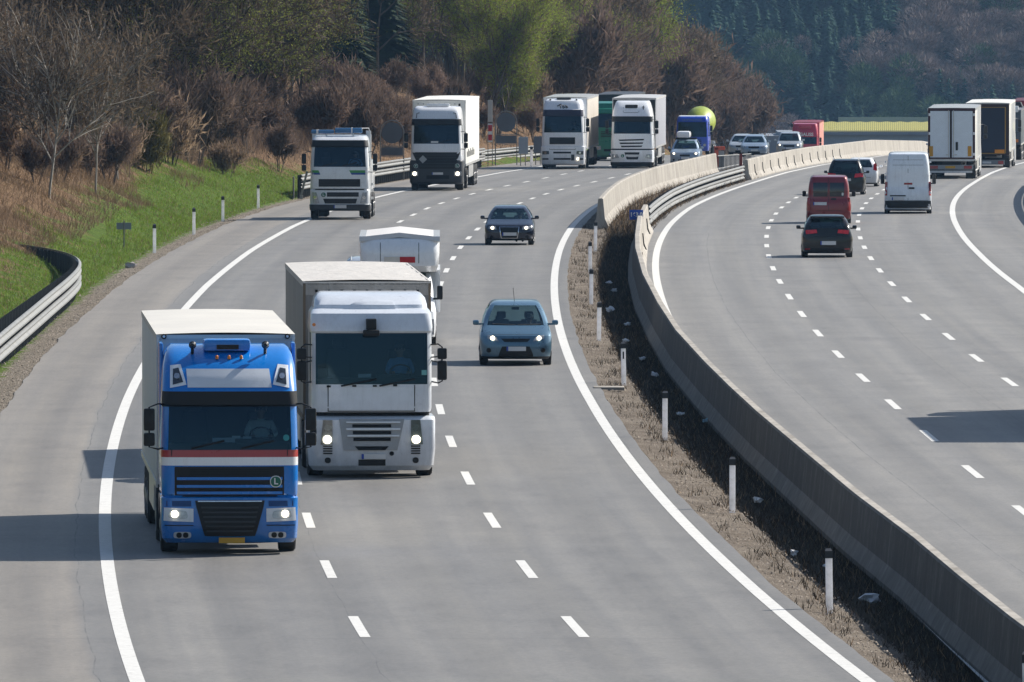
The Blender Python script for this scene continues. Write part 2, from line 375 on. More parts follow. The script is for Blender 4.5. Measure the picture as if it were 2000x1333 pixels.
barrier(W1, 496, 690, 'beige concrete wall between the silver car with the roof box and the median guardrail', h=1.08)
barrier(BX, 664, 1000, 'far beige concrete barrier with a row of dark slots, behind the white van', joints=tuple(range(672, 800, 11)))
WAVE = [(0, .155), (.03, .14), (.075, .11), (.075, .07), (.03, .035), (.0, 0), (.03, -.035), (.075, -.07), (.075, -.11), (.03, -.14), (0, -.155)]
def guardrail(pts, label, sgn=1, top=.75, double=False, post=2.0, name='guardrail', back=.12, hp=None):
    """pts (X, Y); rail face points to sgn side (+1 = +X)"""
    root = empty(name, (pts[0][0], pts[0][1], zr(pts[0][1])), 0, label, 'guardrail')
    P = [Vector((x, y, zr(y))) for x, y in pts]; o = P[0].copy()
    def rail(zc, nm, off=0):
        V = []; F = []; n = len(WAVE)
        for i, p in enumerate(P):
            d = (P[min(i+1, len(P)-1)] - P[max(i-1, 0)]); d.z = 0; d.normalize(); nr = Vector((d.y, -d.x, 0))*sgn
            for wx, wz in WAVE: q = p - o + nr*(wx+off) + Vector((0, 0, zc + wz)); V.append(q)
            for wx, wz in WAVE: q = p - o + nr*(wx+off-.012) + Vector((0, 0, zc + wz)); V.append(q)
        for i in range(len(P)-1):
            a = i*2*n; b = a + 2*n
            for q in range(n-1):
                F.append((a+q, a+q+1, b+q+1, b+q)); F.append((a+n+q+1, a+n+q, b+n+q, b+n+q+1))
            F.append((a, b, b+n, a+n)); F.append((a+n-1, a+2*n-1, b+2*n-1, b+n-1))
        MB().add(V, F).build(nm, [M_GALV], root, 40, fix=False)
    rail(top - .155, 'rail')
    if double: rail(top - .56, 'lower_rail')
    L = 0; nxt = .5; 
    for a, b in zip(P, P[1:]):
        seg = (b-a).length
        while L + seg > nxt:
            q = a.lerp(b, (nxt-L)/seg) - o; d = (b-a).normalized(); nr = Vector((d.y, -d.x, 0))*sgn
            ang = math.atan2(nr.y, nr.x); Mx = Matrix.Translation(q) @ Matrix.Rotation(ang, 4, 'Z')
            pm = MB(); pm.box(-back-.06, -back+.04, -.045, .045, -.25, top-.02 + (hp(q.y+o.y) if hp else 0), 0, 0, Mx)
            pm.box(-back, -.005, -.05, .05, top-.26, top-.1, 0, 0, Mx)
            if double: pm.box(-back, -.005, -.05, .05, top-.64, top-.5, 0, 0, Mx)
            pm.build('post', M_DSTEEL if sgn > 0 else M_GALV, root, 0, fix=False); nxt += post
        L += seg
    return root
gl = [(-13.0, 290), (-13.05, 312), (-13.1, 326), (-13.15, 345), (-13.2, 362), (-13.25, 378), (-13.4, 390), (-13.75, 399), (-14.3, 406), (-15.05, 412), (-15.9, 417), (-17.1, 422), (-19.0, 428)]
def smooth_pts(p, n=4):
    out = []
    for i in range(len(p)-1):
        p0, p1, p2, p3 = [np.array(p[max(0, min(len(p)-1, i+k))]) for k in (-1, 0, 1, 2)]
        for q in range(n):
            t = q/n; out.append(tuple(.5*((2*p1) + (-p0+p2)*t + (2*p0-5*p1+4*p2-p3)*t*t + (-p0+3*p1-3*p2+p3)*t**3)))
    return out + [tuple(p[-1])]
guardrail(smooth_pts(gl), 'steel guardrail with dense posts curving away on the grass at the left edge', 1, .92, True, post=1.1, hp=lambda Y: .34*max(0, min(1, (398-Y)/90)))
guardrail([(BX(Y)+.1, Y) for Y in range(496, 664, 6)], 'sunlit double guardrail in the median between the two concrete walls', 1, .82, True)
fr = [(LE(Y) - .5, Y) for Y in range(585, 742, 6)]
guardrail(fr, 'long double-beam guardrail with comb of posts behind the white trucks on the left shoulder', 1, 1.08, True, post=1.5)
guardrail([(LE(Y) - 1.6, Y) for Y in range(745, 860, 6)], 'far guardrail behind the white truck with the dark visor, beyond the marker signs', 1, .85, True)
guardrail([(RO(Y) + .35, Y) for Y in range(470, 640, 6)], 'guardrail on the far right shoulder with dark backs of its rails', -1, 1.0, True)
# end sheet of the far-left guardrail
er = empty('guardrail_end', (LE(585)-.5, 583.6, zr(584)), 0, 'sloping light steel end piece beside the front of the left guardrail', 'guardrail end')
MB().box(-.05, .05, -.05, .05, -.1, 1.3, 0, .0, Matrix.Rotation(R(14), 4, 'Y')).box(-.02, .12, -.3, .05, -.1, .15).build('end_post', M_GALV, er)
MB().box(-.35, -.3, -.3, 1.2, 0, 1.0).build('back_plate', M_DSTEEL, er)
# ================================================================ vehicles
GL = glassmat('vehicle_glass', (.4, .52, .54), .04, (.5, .75, .85)); GLD = glassmat('tinted_glass', (.16, .2, .22), .03); GLT = glassmat('truck_glass', (.36, .5, .58), .02, (.25, .5, .72))
DK = mat('dark_plastic', (.009, .009, .01), .5, dirt=.2, spec=.35); BLK = mat('black_void', (.006, .006, .007), .9)
TYR = mat('tyre_rubber', (.022, .021, .021), .85, dirt=.3); RIM = mat('wheel_rim', (.35, .35, .36), .4, .7, dirt=.3)
INT = mat('cab_interior', (.025, .028, .032), .8); SEAT = mat('seat_cloth', (.025, .028, .034), .9)
CHR = mat('lamp_reflector', (.75, .77, .8), .12, .9, dirt=.35, scale=20); LENS = mat('lamp_lens', (.5, .53, .56), .12, .2, .9, dirt=.5, scale=14)
LIT = mat('lit_headlamp', (1, .88, .66), .3, emit=3.2); REDL = mat('tail_lamp', (.42, .012, .015), .2, 0, .8, dirt=.5, scale=12); REDD = mat('brake_lamp_lit', (.9, .015, .02), .2, 0, .8, dirt=.5, scale=12)
AMB = mat('amber_lamp', (.75, .22, .02), .3, 0, .5); PLT = mat('number_plate', (.72, .72, .72), .4); PLB = mat('plate_band', (.01, .06, .4), .4)
PLY = mat('yellow_plate', (.62, .33, .012), .4); GRY = mat('bumper_grey', (.03, .034, .042), .5, dirt=.25); CHS = mat('chassis_steel', (.03, .03, .032), .7, .2, dirt=.4)
WHT = paint('white_paint', (.9, .92, .95), dirt=.05); WH2 = paint('dull_white_paint', (.8, .83, .86), dirt=.14)
GRN = mat('green_badge', (.0, .13, .08), .4); WHS = mat('white_sticker', (.8, .8, .8), .4)
ALU = mat('aluminium', (.6, .6, .6), .4, .7, dirt=.2)

def loft(levels, cls, nf=12, na=4, ns=14, nr=6, arches=(), cap=True):
    """rings (z, yf, yb, w, rf, rb, bowf, bowr) joined upwards; cls(k, seg, i, n, c) -> part key or None"""
    rings = []; lab = []
    for ri, (z, yf, yb, w, rf, rb, bf, br) in enumerate(levels):
        P = []; L = []
        def F(x): return yf + bf*(x/w)**2
        def B(x): return yb - br*(x/w)**2
        for i in range(nf): x = -(w-rf) + 2*(w-rf)*i/nf; P.append((x, F(x), z)); L.append(('F', i, nf))
        x0 = w-rf; y0 = F(x0)
        for i in range(na): t = pi/2*i/na; P.append((x0 + rf*sin(t), y0 + rf*(1-cos(t)), z)); L.append(('FR', i, na))
        ya = y0 + rf; xr = w - rb; yr = B(xr); ye = yr - rb
        for i in range(ns): P.append((w, ya + (ye-ya)*i/ns, z)); L.append(('SR', i, ns))
        for i in range(na): t = pi/2*i/na; P.append((xr + rb*cos(t), ye + rb*sin(t), z)); L.append(('BR', i, na))
        for i in range(nr): x = xr - 2*xr*i/nr; P.append((x, B(x), z)); L.append(('B', i, nr))
        for i in range(na): t = pi/2*i/na; P.append((-xr - rb*sin(t), ye + rb*cos(t), z)); L.append(('BL', i, na))
        for i in range(ns): P.append((-w, ye + (ya-ye)*i/ns, z)); L.append(('SL', ns-1-i, ns))
        for i in range(na): t = pi/2*i/na; P.append((-x0 - rf*cos(t), y0 + rf - rf*sin(t), z)); L.append(('FL', na-1-i, na))
        rings.append([Vector(p) for p in P]); lab = L
    n = len(lab); dead = set()
    for (ay, az, ar) in arches:
        for k, ring in enumerate(rings):
            for j, p in enumerate(ring):
                if lab[j][0] in ('SR', 'SL') or lab[j-1][0] in ('SR', 'SL'):
                    d = Vector((p.y-ay, p.z-az))
                    if d.length < ar - 1e-4:
                        dead.add((k, j)); d = d.normalized() if d.length > .01 else Vector((0, 1)); p.y = ay + d.x*ar; p.z = max(rings[k][j].z, az + d.y*ar) if d.y > 0 else p.z
    parts = {}
    for k in range(len(rings)-1):
        for j in range(n):
            j2 = (j+1) % n
            if all(q in dead for q in ((k, j), (k, j2), (k+1, j), (k+1, j2))): continue
            a, b, c, d = rings[k][j], rings[k][j2], rings[k+1][j2], rings[k+1][j]
            key = cls(k, lab[j][0], lab[j][1], lab[j][2], (a+b+c+d)/4)
            if key: parts.setdefault(key, MB()).add([a, b, c, d], [(0, 1, 2, 3)])
    if cap: parts.setdefault(cls(len(rings)-1, 'TOP', 0, 1, Vector((0, 0, 9))), MB()).add(rings[-1], [tuple(range(n))])
    return parts
def bvh_of(parts):
    vs = []; fs = []
    for m in parts.values():
        b = len(vs); vs += [Vector(v) for v in m.v]; fs += [tuple(i+b for i in f) for f in m.f]
    return BVHTree.FromPolygons(vs, fs)
def patch_geo(bvh, corners, d='F', off=.008, nu=6, nv=4, rnd=0, skirt=.03):
    """grid over a quad given in the (x,z) or (y,z) plane, wrapped onto the body and lifted off it"""
    A, B_, C_, D_ = [Vector(c) for c in corners]; pts = []; last = None
    ax = {'F': (0, -1), 'B': (0, 1), 'R': (1, 1), 'L': (1, -1)}[d]
    for j in range(nv+1):
        for i in range(nu+1):
            u, v = i/nu, j/nv
            if rnd:
                a, b = 2*u-1, 2*v-1; e = 2.2/rnd
                q = (abs(a)**e + abs(b)**e)**(1/e) if (a or b) else 1; mx = max(abs(a), abs(b))
                if q > 0: s_ = (mx/q)*rnd + (1-rnd); a, b = a*s_, b*s_
                u, v = (a+1)/2, (b+1)/2
            p = A*(1-u)*(1-v) + B_*u*(1-v) + C_*u*v + D_*(1-u)*v
            if ax[0] == 0: o, dr = Vector((p.x, 12*ax[1] if ax[1] < 0 else 40, p.y)), Vector((0, -ax[1], 0))
            else: o, dr = Vector((8*ax[1], p.x, p.y)), Vector((-ax[1], 0, 0))
            h = bvh.ray_cast(o, dr)
            if h[0] is not None: last = h[0][1 if ax[0] == 0 else 0]
            q = last if last is not None else 0
            pts.append([p, q])
    base = next((h for _, h in pts if h != 0), 0)
    V = []; 
    for lift in (off, -skirt):
        for p, q in pts:
            q = q if q != 0 else base
            V.append((p.x, q + ax[1]*lift, p.y) if ax[0] == 0 else (q + ax[1]*lift, p.x, p.y))
    F = []; w = nu+1
    for j in range(nv):
        for i in range(nu): a = j*w+i; F.append((a, a+1, a+w+1, a+w))
    n = w*(nv+1)
    ring = list(range(w)) + [j*w+nu for j in range(1, nv+1)] + [nv*w+i for i in range(nu-1, -1, -1)] + [j*w for j in range(nv-1, 0, -1)]
    for a, b in zip(ring, ring[1:]+ring[:1]): F.append((a, b, b+n, a+n))
    return V, F
def Q(x0, x1, z0, z1): return [(x0, z0), (x1, z0), (x1, z1), (x0, z1)]
def patch(bvh, root, name, corners, m, d='F', off=.008, nu=6, nv=4, rnd=0, label=None):
    V, F = patch_geo(bvh, corners, d, off, nu, nv, rnd); o = MB().add(V, F).build(name, m, root, 30)
    if label: o['label'] = label
    return o
def patches(bvh, root, name, quads, m, d='F', off=.012, rnd=0, nu=5, nv=1):
    mb = MB()
    for i, q in enumerate(quads):
        V, F = patch_geo(bvh, q, d, off, nu, nv, rnd); mb.add(V, F)
    return mb.build(name, m, root, 30)
def mir(q): return [(-x, z) for x, z in (q[1], q[0], q[3], q[2])]
def plate(bvh, root, x0, x1, z0, z1, d='F', yellow=False, band=True):
    pl = patch(bvh, root, 'number_plate', Q(x0, x1, z0, z1), PLY if yellow else PLT, d, .045, 1, 1)
    if band and not yellow:
        if d == 'F': q = Q(x0, x0+.045, z0, z1)
        else: q = Q(x1-.045, x1, z0, z1)
        V, F = patch_geo(bvh, q, d, .05, 1, 1); MB().add(V, F).build('plate_band', PLB, pl, 0)
def lamp(bvh, root, q, lit=None, r=.07, rnd=.6, m=LENS, name='headlight'):
    d = 'F'; o = patch(bvh, root, name, q, m, d, .032, 6, 5, rnd)
    cx = sum(p[0] for p in q)/4 if lit in (None, 0) else lit[0]; cz = sum(p[1] for p in q)/4 if lit in (None, 0) else lit[1]
    V, F = patch_geo(bvh, Q(cx-r, cx+r, cz-r, cz+r), d, .06, 6, 6, 1); MB().add(V, F).build('bulb', LIT if lit else CHR, o, 30)
    return o
def disc(bvh, root, name, cx, cz, r, m, d='F', off=.02): return patch(bvh, root, name, Q(cx-r, cx+r, cz-r, cz+r), m, d, off, 8, 8, 1)
def text3d(txt, size, m, name, parent, loc, rot=(R(90), 0, 0), ext=.004, bold=0.):
    c = bpy.data.curves.new(name, 'FONT'); c.body = txt; c.size = size; c.extrude = ext; c.align_x = 'CENTER'; c.align_y = 'CENTER'; c.offset = bold
    o = bpy.data.objects.new('tmp', c); COL.objects.link(o); me = bpy.data.meshes.new_from_object(o.evaluated_get(bpy.context.evaluated_depsgraph_get())); bpy.data.objects.remove(o); me.name = name; me.materials.clear(); me.materials.append(m)
    o = bpy.data.objects.new(name, me); COL.objects.link(o); o.location = loc; o.rotation_euler = rot
    if parent is not None: o.parent = parent
    return o
def lbadge(bvh, root, cx, cz, r, ch='L'):
    b = disc(bvh, root, 'letter_badge', cx, cz, r, WHS, 'F', .065)
    V, F = patch_geo(bvh, Q(cx-r*.86, cx+r*.86, cz-r*.86, cz+r*.86), 'F', .072, 8, 8, 1); MB().add(V, F).build('badge_disc', GRN, b)
    y = bvh.ray_cast(Vector((cx, -12, cz)), Vector((0, 1, 0)))[0]; text3d(ch, r*1.5, WHS, 'badge_letter', b, (cx, (y.y if y else 0)-.08, cz), bold=.004)
def wheel(root, x, y, r, w, name='wheel', rimr=.62):
    s = 1 if x > 0 else -1; o = w/2
    t = MB().lathe([(-o, r*.6), (-o, r*.93), (-o*.8, r), (o*.8, r), (o, r*.93), (o, r*.6)], 28).build(name, TYR, root, 40, loc=(x, y, r))
    rm = MB().lathe([(s*o*.2, r*rimr*.9), (s*(o+.005), r*rimr), (s*(o-.02), r*rimr*.9), (s*(o-.06), r*.35), (s*(o+.01), r*.25), (s*(o+.02), r*.1)], 20).build('rim', RIM, t, 30)
    return t

# ---------------------------------------------------------------- a driver (one body mesh, skin grown along joints)
SKIN = mat('skin', (.5, .27, .18), .6); HAIR = mat('hair', (.05, .03, .02), .8)
def make_person_mesh(shirt):
    J = [(0,.45,0),(0,.47,.2),(0,.47,.42),(0,.46,.55),(0,.45,.62),(0,.43,.7),(0,.43,.8),
         (-.19,.46,.5),(-.27,.36,.3),(-.17,.1,.26),(-.15,.03,.28),
         (.19,.46,.5),(.27,.36,.3),(.17,.1,.26),(.15,.03,.28),
         (-.1,.4,0),(-.13,-.02,.04),(-.13,-.05,-.38),(.1,.4,0),(.13,-.02,.04),(.13,-.05,-.38)]
    E_ = [(0,1),(1,2),(2,3),(3,4),(4,5),(5,6),(2,7),(7,8),(8,9),(9,10),(2,11),(11,12),(12,13),(13,14),(0,15),(15,16),(16,17),(0,18),(18,19),(19,20)]
    rad = [.15,.15,.16,.06,.055,.095,.085,.075,.055,.04,.03,.075,.055,.04,.03,.1,.08,.05,.1,.08,.05]
    for s, b in ((-1, 10), (1, 14)):         # five fingers curled over the rim
        for k in range(4):
            J.append((s*(.125+.018*k), -.02, .3)); J.append((s*(.13+.018*k), -.045, .275)); rad += [.009, .008]; E_ += [(b, len(J)-2), (len(J)-2, len(J)-1)]
        J.append((s*.115, .0, .255)); rad.append(.011); E_.append((b, len(J)-1))
    me = bpy.data.meshes.new('person'); me.from_pydata(J, E_, []); o = bpy.data.objects.new('tmp', me); COL.objects.link(o)
    md = o.modifiers.new('s', 'SKIN'); md.use_smooth_shade = True
    for i, v in enumerate(me.skin_vertices[0].data): v.radius = (rad[i],)*2; v.use_root = (i == 0)
    o.modifiers.new('u', 'SUBSURF').levels = 1
    dg = bpy.context.evaluated_depsgraph_get(); m2 = bpy.data.meshes.new_from_object(o.evaluated_get(dg)); bpy.data.objects.remove(o)
    bm = bmesh.new(); bm.from_mesh(m2)
    for (c, sc) in (((0, .335, .735), (.016, .025, .02)), ((-.095, .43, .74), (.014, .02, .03)), ((.095, .43, .74), (.014, .02, .03))):
        r_ = bmesh.ops.create_uvsphere(bm, u_segments=6, v_segments=5, radius=1)
        for v in r_['verts']: v.co = Vector((c[0]+v.co.x*sc[0], c[1]+v.co.y*sc[1], c[2]+v.co.z*sc[2]))
    for sx in (-.035, .035):
        r_ = bmesh.ops.create_uvsphere(bm, u_segments=6, v_segments=5, radius=.012)
        for v in r_['verts']: v.co += Vector((sx, .343, .765))
        for f in {f for v in r_['verts'] for f in v.link_faces}: f.material_index = 2
    bm.to_mesh(m2); bm.free()
    m2.materials.clear()
    for q in (shirt, SKIN, DK): m2.materials.append(q)
    for p in m2.polygons:
        c = p.center
        if p.material_index == 2: continue
        p.material_index = 1 if (c.z > .575 or (c.y < .14 and c.z > .2)) else (2 if c.z < .02 else 0)
        p.use_smooth = True
    m2.name = 'person'; return m2
PM = {}
def driver(x, y, z, label, col, parent_rz, loc, sc=1.):
    key = col
    if key not in PM: PM[key] = make_person_mesh(mat('shirt_%s' % key, {'pale': (.85,.85,.78), 'blue': (.2,.42,.7), 'grey': (.2,.2,.21)}[key], .9))
    o = bpy.data.objects.new('person', PM[key]); COL.objects.link(o)
    M = Matrix.Translation(loc) @ Matrix.Rotation(parent_rz, 4, 'Z'); o.location = M @ Vector((x, y, z)); o.rotation_euler = (0, 0, parent_rz); o.scale = (sc,)*3
    h = MB().lathe([(.70, .03), (.735, .098), (.79, .105), (.84, .08), (.86, .03)], 12, c=(0, .455, 0), axis='z').build('hair', HAIR, o, 40)
    return tag(o, label, 'person', 'drivers at the wheel')

# ---------------------------------------------------------------- truck
def T(z, yf, w=1.24, rf=.2, bow=.06, yb=2.25): return (z, yf, yb, w, rf, .1, bow, 0)
def mirror(root, x, z0, z1, s, w=.2, split=True, y=-.12, m=None):
    m = m or DK; mb = MB()
    a, b = (x, x+s*w) if s > 0 else (x-w, x)
    mid = z0 + (z1-z0)*.38
    if split: mb.box(a, b, y, y+.13, mid+.02, z1, 0, .035); mb.box(a, b, y, y+.13, z0, mid-.02, 0, .035)
    else: mb.box(a, b, y, y+.13, z0, z1, 0, .04)
    o = mb.build('side_mirror', m, root, 40)
    MB().tube([(s*1.17, .25, z1+.06), (s*1.3, .02, z1+.08), (x+s*w*.5, y+.06, z1+.02), (x+s*w*.5, y+.06, z0-.02), (s*1.3, .02, z0-.06), (s*1.17, .25, z0-.04)], .016).build('mirror_arm', DK, o, 0)
def cab(root, levels, bands, mats, zw, side_frac=(.1, .52), side_glass=True, ns=14):
    """bands[k] -> key of interval k, 'w' for windscreen"""
    def cls(k, seg, i, n, c):
        b = bands[min(k, len(bands)-1)]
        if b == 'w':
            if seg == 'F' or (seg in ('FR', 'FL') and i < 1): return 'windscreen'
            if seg in ('SR', 'SL') and side_frac[0] <= (i+.5)/n <= side_frac[1] and side_glass: return 'side_window|'+seg
            return 'cab_body'
        if b in ('visor',) and seg not in ('F', 'FR', 'FL'): return 'cab_body'
        return b
    P = loft(levels, cls, arches=((1.45, .5, .62),), ns=ns); bv = bvh_of(P)
    for k, m in P.items():
        m.build(k.split('|')[0], mats.get(k, mats['cab_body']) if k.split('|')[0] not in ('windscreen', 'side_window') else GLT, root, 32)
    return bv
def interior(root, zf, zd, w=1.1, y0=.3, seats=True):
    m = MB().box(-w, w, y0, y0+.42, zd-.5, zd, 0, .06); m.box(-w, w, y0+.1, 2.1, zf-.06, zf); m.box(-w, w, 2.0, 2.1, zf, zd+1.1)
    m.box(.1, .75, y0+.02, y0+.3, zd-.02, zd+.07, 0, .03)
    m.build('dashboard', INT, root)
    for sx in (-.6, .6):
        MB().box(sx-.24, sx+.24, 1.2, 1.72, zf+.35, zf+.52, 0, .05).box(sx-.23, sx+.23, 1.6, 1.78, zf+.5, zf+1.1, 0, .06).box(sx-.13, sx+.13, 1.6, 1.72, zf+1.12, zf+1.32, 0, .05).box(sx-.15, sx+.15, 1.3, 1.6, zf, zf+.36).build('seat', SEAT, root)
    st = []
    for k in range(17): t = 2*pi*k/16; st.append((.6 + .22*cos(t), .95 + .1*sin(t), zd+.06 + .19*sin(t)))
    MB().tube(st, .017, 6, cap=False).tube([(.6, .95, zd+.06), (.6, .6, zd-.2)], .03).tube([(.38, .95, zd+.06), (.82, .95, zd+.06)], .015).build('steering_wheel', DK, root, 40)
def wipers(bv, root, z, xs, L=.75):
    m = MB()
    for x, s in xs:
        pts = []
        for q in range(4):
            xx = x + s*L*q/3; zz = z + .04*q/3 + (.1*(q/3))
            h = bv.ray_cast(Vector((xx, -12, zz)), Vector((0, 1, 0)))[0]; pts.append((xx, (h.y if h else 0)-.03, zz))
        m.tube(pts, .02, 5)
    m.build('wiper', DK, root, 0)
def chassis(root, L, axles, wide=True, w=1.24):
    MB().box(-.45, .45, .6, L-.4, .7, .95).box(-1.15, -.5, 2.9, 3.9, .45, 1.05, 0, .1).box(.5, 1.15, 2.9, 4.1, .45, 1.05, 0, .1).build('chassis_frame', CHS, root)
    for y, dual in axles:
        for s in (-1, 1): wheel(root, s*(w-.17 if not dual else w-.3), y, .5, .31 if not dual else .58)
        MB().tube([(-1, y, .5), (1, y, .5)], .07).build('axle', CHS, root)
def fabric(name, c, dirt=.3):
    if name in MC: return MC[name]
    k = N(name); P = k.n('TexCoord').outputs['Object']; x, y, z = k.sep(P)
    cb = k.n('CombineXYZ'); k.l(k.math('MULTIPLY', x, 2), cb.inputs[0]); k.l(k.math('MULTIPLY', y, 2.2), cb.inputs[1]); k.l(k.math('MULTIPLY', z, .35), cb.inputs[2])
    f = k.noise(1.4, 5, cb.outputs[0], .65)
    a = k.mix(1., tuple(c), k.ramp(f, [(.3, (1-dirt,)*3), (.7, (1.,)*3)]), 'MULTIPLY'); k.l(a, k.b.inputs['Base Color']); k.b.inputs['Roughness'].default_value = .6
    k.bump(f, .06); MC[name] = k.m; return k.m
def trailer(root, y0, L, H, side, front, roof, fl=1.15, w=1.26, eyelets=False, axles=True, frame=ALU, fat=.1):
    """box body standing on its floor height fl"""
    m = MB().box(-w, w, y0, y0+L, fl, H-.12, 0, .03); m.build('load_body', side, root, 30)
    MB().box(-w-.004, w+.004, y0-.03, y0+.02, fl, H-.1, 0, .01).build('front_wall', front, root, 30)
    # roof: slightly crowned skin with a rim
    V = []; F = []; nx, ny = 8, 10
    for j in range(ny+1):
        for i in range(nx+1):
            u = i/nx*2-1; V.append((u*w, y0-.03 + (L+.06)*j/ny, H - .02 - .05*u*u*(fat*10)*.6 - (.015*(j % 2) if eyelets else 0)))
    for j in range(ny):
        for i in range(nx): a = j*(nx+1)+i; F.append((a, a+1, a+nx+2, a+nx+1))
    r = MB().add(V, F); r.box(-w-.01, w+.01, y0-.04, y0-.02, H-.13, H-.06); r.box(-w-.012, -w+.03, y0-.03, y0+L+.03, H-.16, H-.05); r.box(w-.03, w+.012, y0-.03, y0+L+.03, H-.16, H-.05)
    r.box(-w-.01, w+.01, y0+L, y0+L+.035, H-.16, H-.05)
    r.build('roof', roof, root, 30)
    b = MB()
    for s in (-1, 1):
        b.box(s*w-.02, s*w+.02, y0, y0+L, fl-.06, fl+.05)
        b.box(s*w-.045 if s > 0 else s*w-.005, s*w+.005 if s > 0 else s*w+.045, y0-.045, y0, fl, H-.1)
    b.build('side_rail', frame, root, 0)
    if axles:
        MB().box(-.5, .5, y0+.3, y0+L-.2, .85, fl-.05).box(-1.1, 1.1, y0+L-.15, y0+L-.05, .5, .65).build('trailer_frame', CHS, root)
        for k in range(3):
            for s in (-1, 1): wheel(root, s*1.06, y0+L-4.6+1.31*k, .5, .38)
        MB().box(-1.24, -1.2, y0+3.6, y0+L-5.6, .5, fl-.1).box(1.2, 1.24, y0+3.6, y0+L-5.6, .5, fl-.1).build('side_guard', ALU, root)
def truck_base(Xc, Y, fn, label, name='truck', cat='truck', sc=(1, 1, 1), extra=0.):
    h = -heading(fn, Y+5) + extra
    return empty(name, (Xc, Y, zr(Y)), h, label, cat), h
def put_driver(root, x, y, z, label, col='pale'):
    driver(x*root.scale[0], y, z, label, col, root.rotation_euler[2], root.location)

# 1 --- blue truck with the white box trailer
def blue_truck():
    r, h = truck_base(-5.1, 228, LX, 'blue truck with red and white stripe pulling a white box trailer, nearest vehicle', extra=.014)
    BL = paint('blue_paint', (.0, .2, .66), .0, .25, .08); RED = paint('red_stripe', (.42, .012, .02), dirt=.15)
    lv = [T(.22,.14,1.16), T(.3,.06,1.22), T(.55,.0), T(.9,.02,1.24,.22,.08), T(1.03,.04), T(1.06,.07,1.22), T(1.1,.04,1.23), T(1.4,.02), T(1.62,.02), T(1.77,.02), T(1.9,.03), T(2.28,.06,1.23), T(2.68,.13,1.22), T(2.72,.02,1.23), T(2.96,.04,1.22,.25,.1),
          T(3.2,.2,1.21,.26,.14), T(3.42,.4,1.19,.26,.16), T(3.6,.7,1.15,.27,.18), T(3.71,1.05,1.1,.28,.2), T(3.76,1.5,1.04,.25,.1)]
    bands = ['cab_body']*8 + ['white_band', 'red_band', 'w', 'w', 'visor', 'visor'] + ['cab_body']*6
    bv = cab(r, lv, bands, {'cab_body': BL, 'white_band': WHT, 'red_band': RED, 'visor': DK}, None)
    interior(r, 1.45, 2.02); chassis(r, 6.2, ((1.45, 0), (5.1, 1)))
    patches(bv, r, 'panel_gap', [Q(-1.06, -1.045, 1.08, 1.9), Q(1.035, 1.05, 1.08, 1.9), Q(-1.2, 1.2, 1.055, 1.075), Q(-1.18, -.66, .53, .545), Q(.66, 1.18, .53, .545)], BLK, off=.012, nu=6)
    [patch(bv, r, 'bumper_step', q_, mat('blue_shade_step', (.0, .05, .2), .5), nu=3) for q_ in (Q(-1.15, -.7, .88, .98), Q(.7, 1.15, .88, .98))]
    patch(bv, r, 'upper_grille', Q(-1.0, .98, 1.08, 1.6), DK, off=.012, nu=8, rnd=.06)
    patches(bv, r, 'grille_bar', [Q(-.96, .95, z, z+.05) for z in (1.36, 1.22, 1.1)], BL, off=.05, nu=8)
    patches(bv, r, 'grille_slot', [Q(-.72, .72, z, z+.014) for z in (1.46, 1.5, 1.54)], BLK, off=.02, nu=6)
    patch(bv, r, 'lower_grille', [(-.46, .34), (.46, .34), (.64, .99), (-.64, .99)], DK, off=.03, nu=8, nv=6, rnd=.22)
    patches(bv, r, 'grille_slat', [Q(-.42-.02*k, .42+.02*k, .42+.085*k, .45+.085*k) for k in range(6)], GRY, off=.06, nu=6)
    patch(bv, r, 'chrome_strip', Q(-.58, .58, .965, .985), CHR, off=.06, nu=8, nv=1)
    for s in (1, -1):
        q = [(.66, .6), (1.2, .62), (1.19, .86), (.66, .84)]; q2 = [(.76, .66), (1.12, .67), (1.1, .82), (.78, .8)]
        if s < 0: q, q2 = mir(q), mir(q2)
        patch(bv, r, 'lamp_surround', q, WHT, off=.02, rnd=.12); lamp(bv, r, q2, off_lit(s, 1.0, .745), .065)
        f = Q(.7, 1.02, .3, .42); f = mir(f) if s < 0 else f
        fo = patch(bv, r, 'fog_lamp', f, WHT, off=.02, rnd=.7)
        for fx in (.8, .92): V, F = patch_geo(bv, Q(s*fx-.05, s*fx+.05, .31, .41), 'F', .032, 6, 6, 1); MB().add(V, F).build('bulb', DK, fo)
        rl = [(.78, 3.08), (1.08, 3.02), (1.07, 3.42), (.88, 3.44)]; rl2 = [(.84, 3.13), (1.03, 3.08), (1.02, 3.36), (.92, 3.38)]
        if s < 0: rl, rl2 = mir(rl), mir(rl2)
        patch(bv, r, 'roof_lamp', rl, WHT, off=.02, rnd=.1); lamp(bv, r, rl2, None, .05, .1, mat('lamp_smoked', (.07, .09, .12), .1, .3, .9, dirt=.6, scale=18), 'roof_spotlight')
        # air deflector beside the trailer
        MB().box(min(s*1.17, s*1.24), max(s*1.17, s*1.24), 1.75, 2.75, 1.4, 3.78, 0, .03).build('air_deflector', BL, r, 30)
        mirror(r, s*1.36, 1.98, 2.66, s, .2)
        MB().tube([(s*.66, .8, 3.62), (s*.66, .7, 3.75)], .03).lathe([(-.1, .03), (0, .055), (.02, .07)], 12, c=(s*.66, .62, 3.78), axis='y').build('air_horn', DK, r, 0)
    patch(bv, r, 'name_panel', [(-.76, 3.03), (.76, 3.03), (.72, 3.36), (-.78, 3.36)], mat('silver_panel', (.74, .77, .82), .3, .0, .4), off=.016, nu=8, nv=6, rnd=.04)
    lbadge(bv, r, .83, 1.33, .105)
    plate(bv, r, -.2, .27, .215, .315, yellow=True)
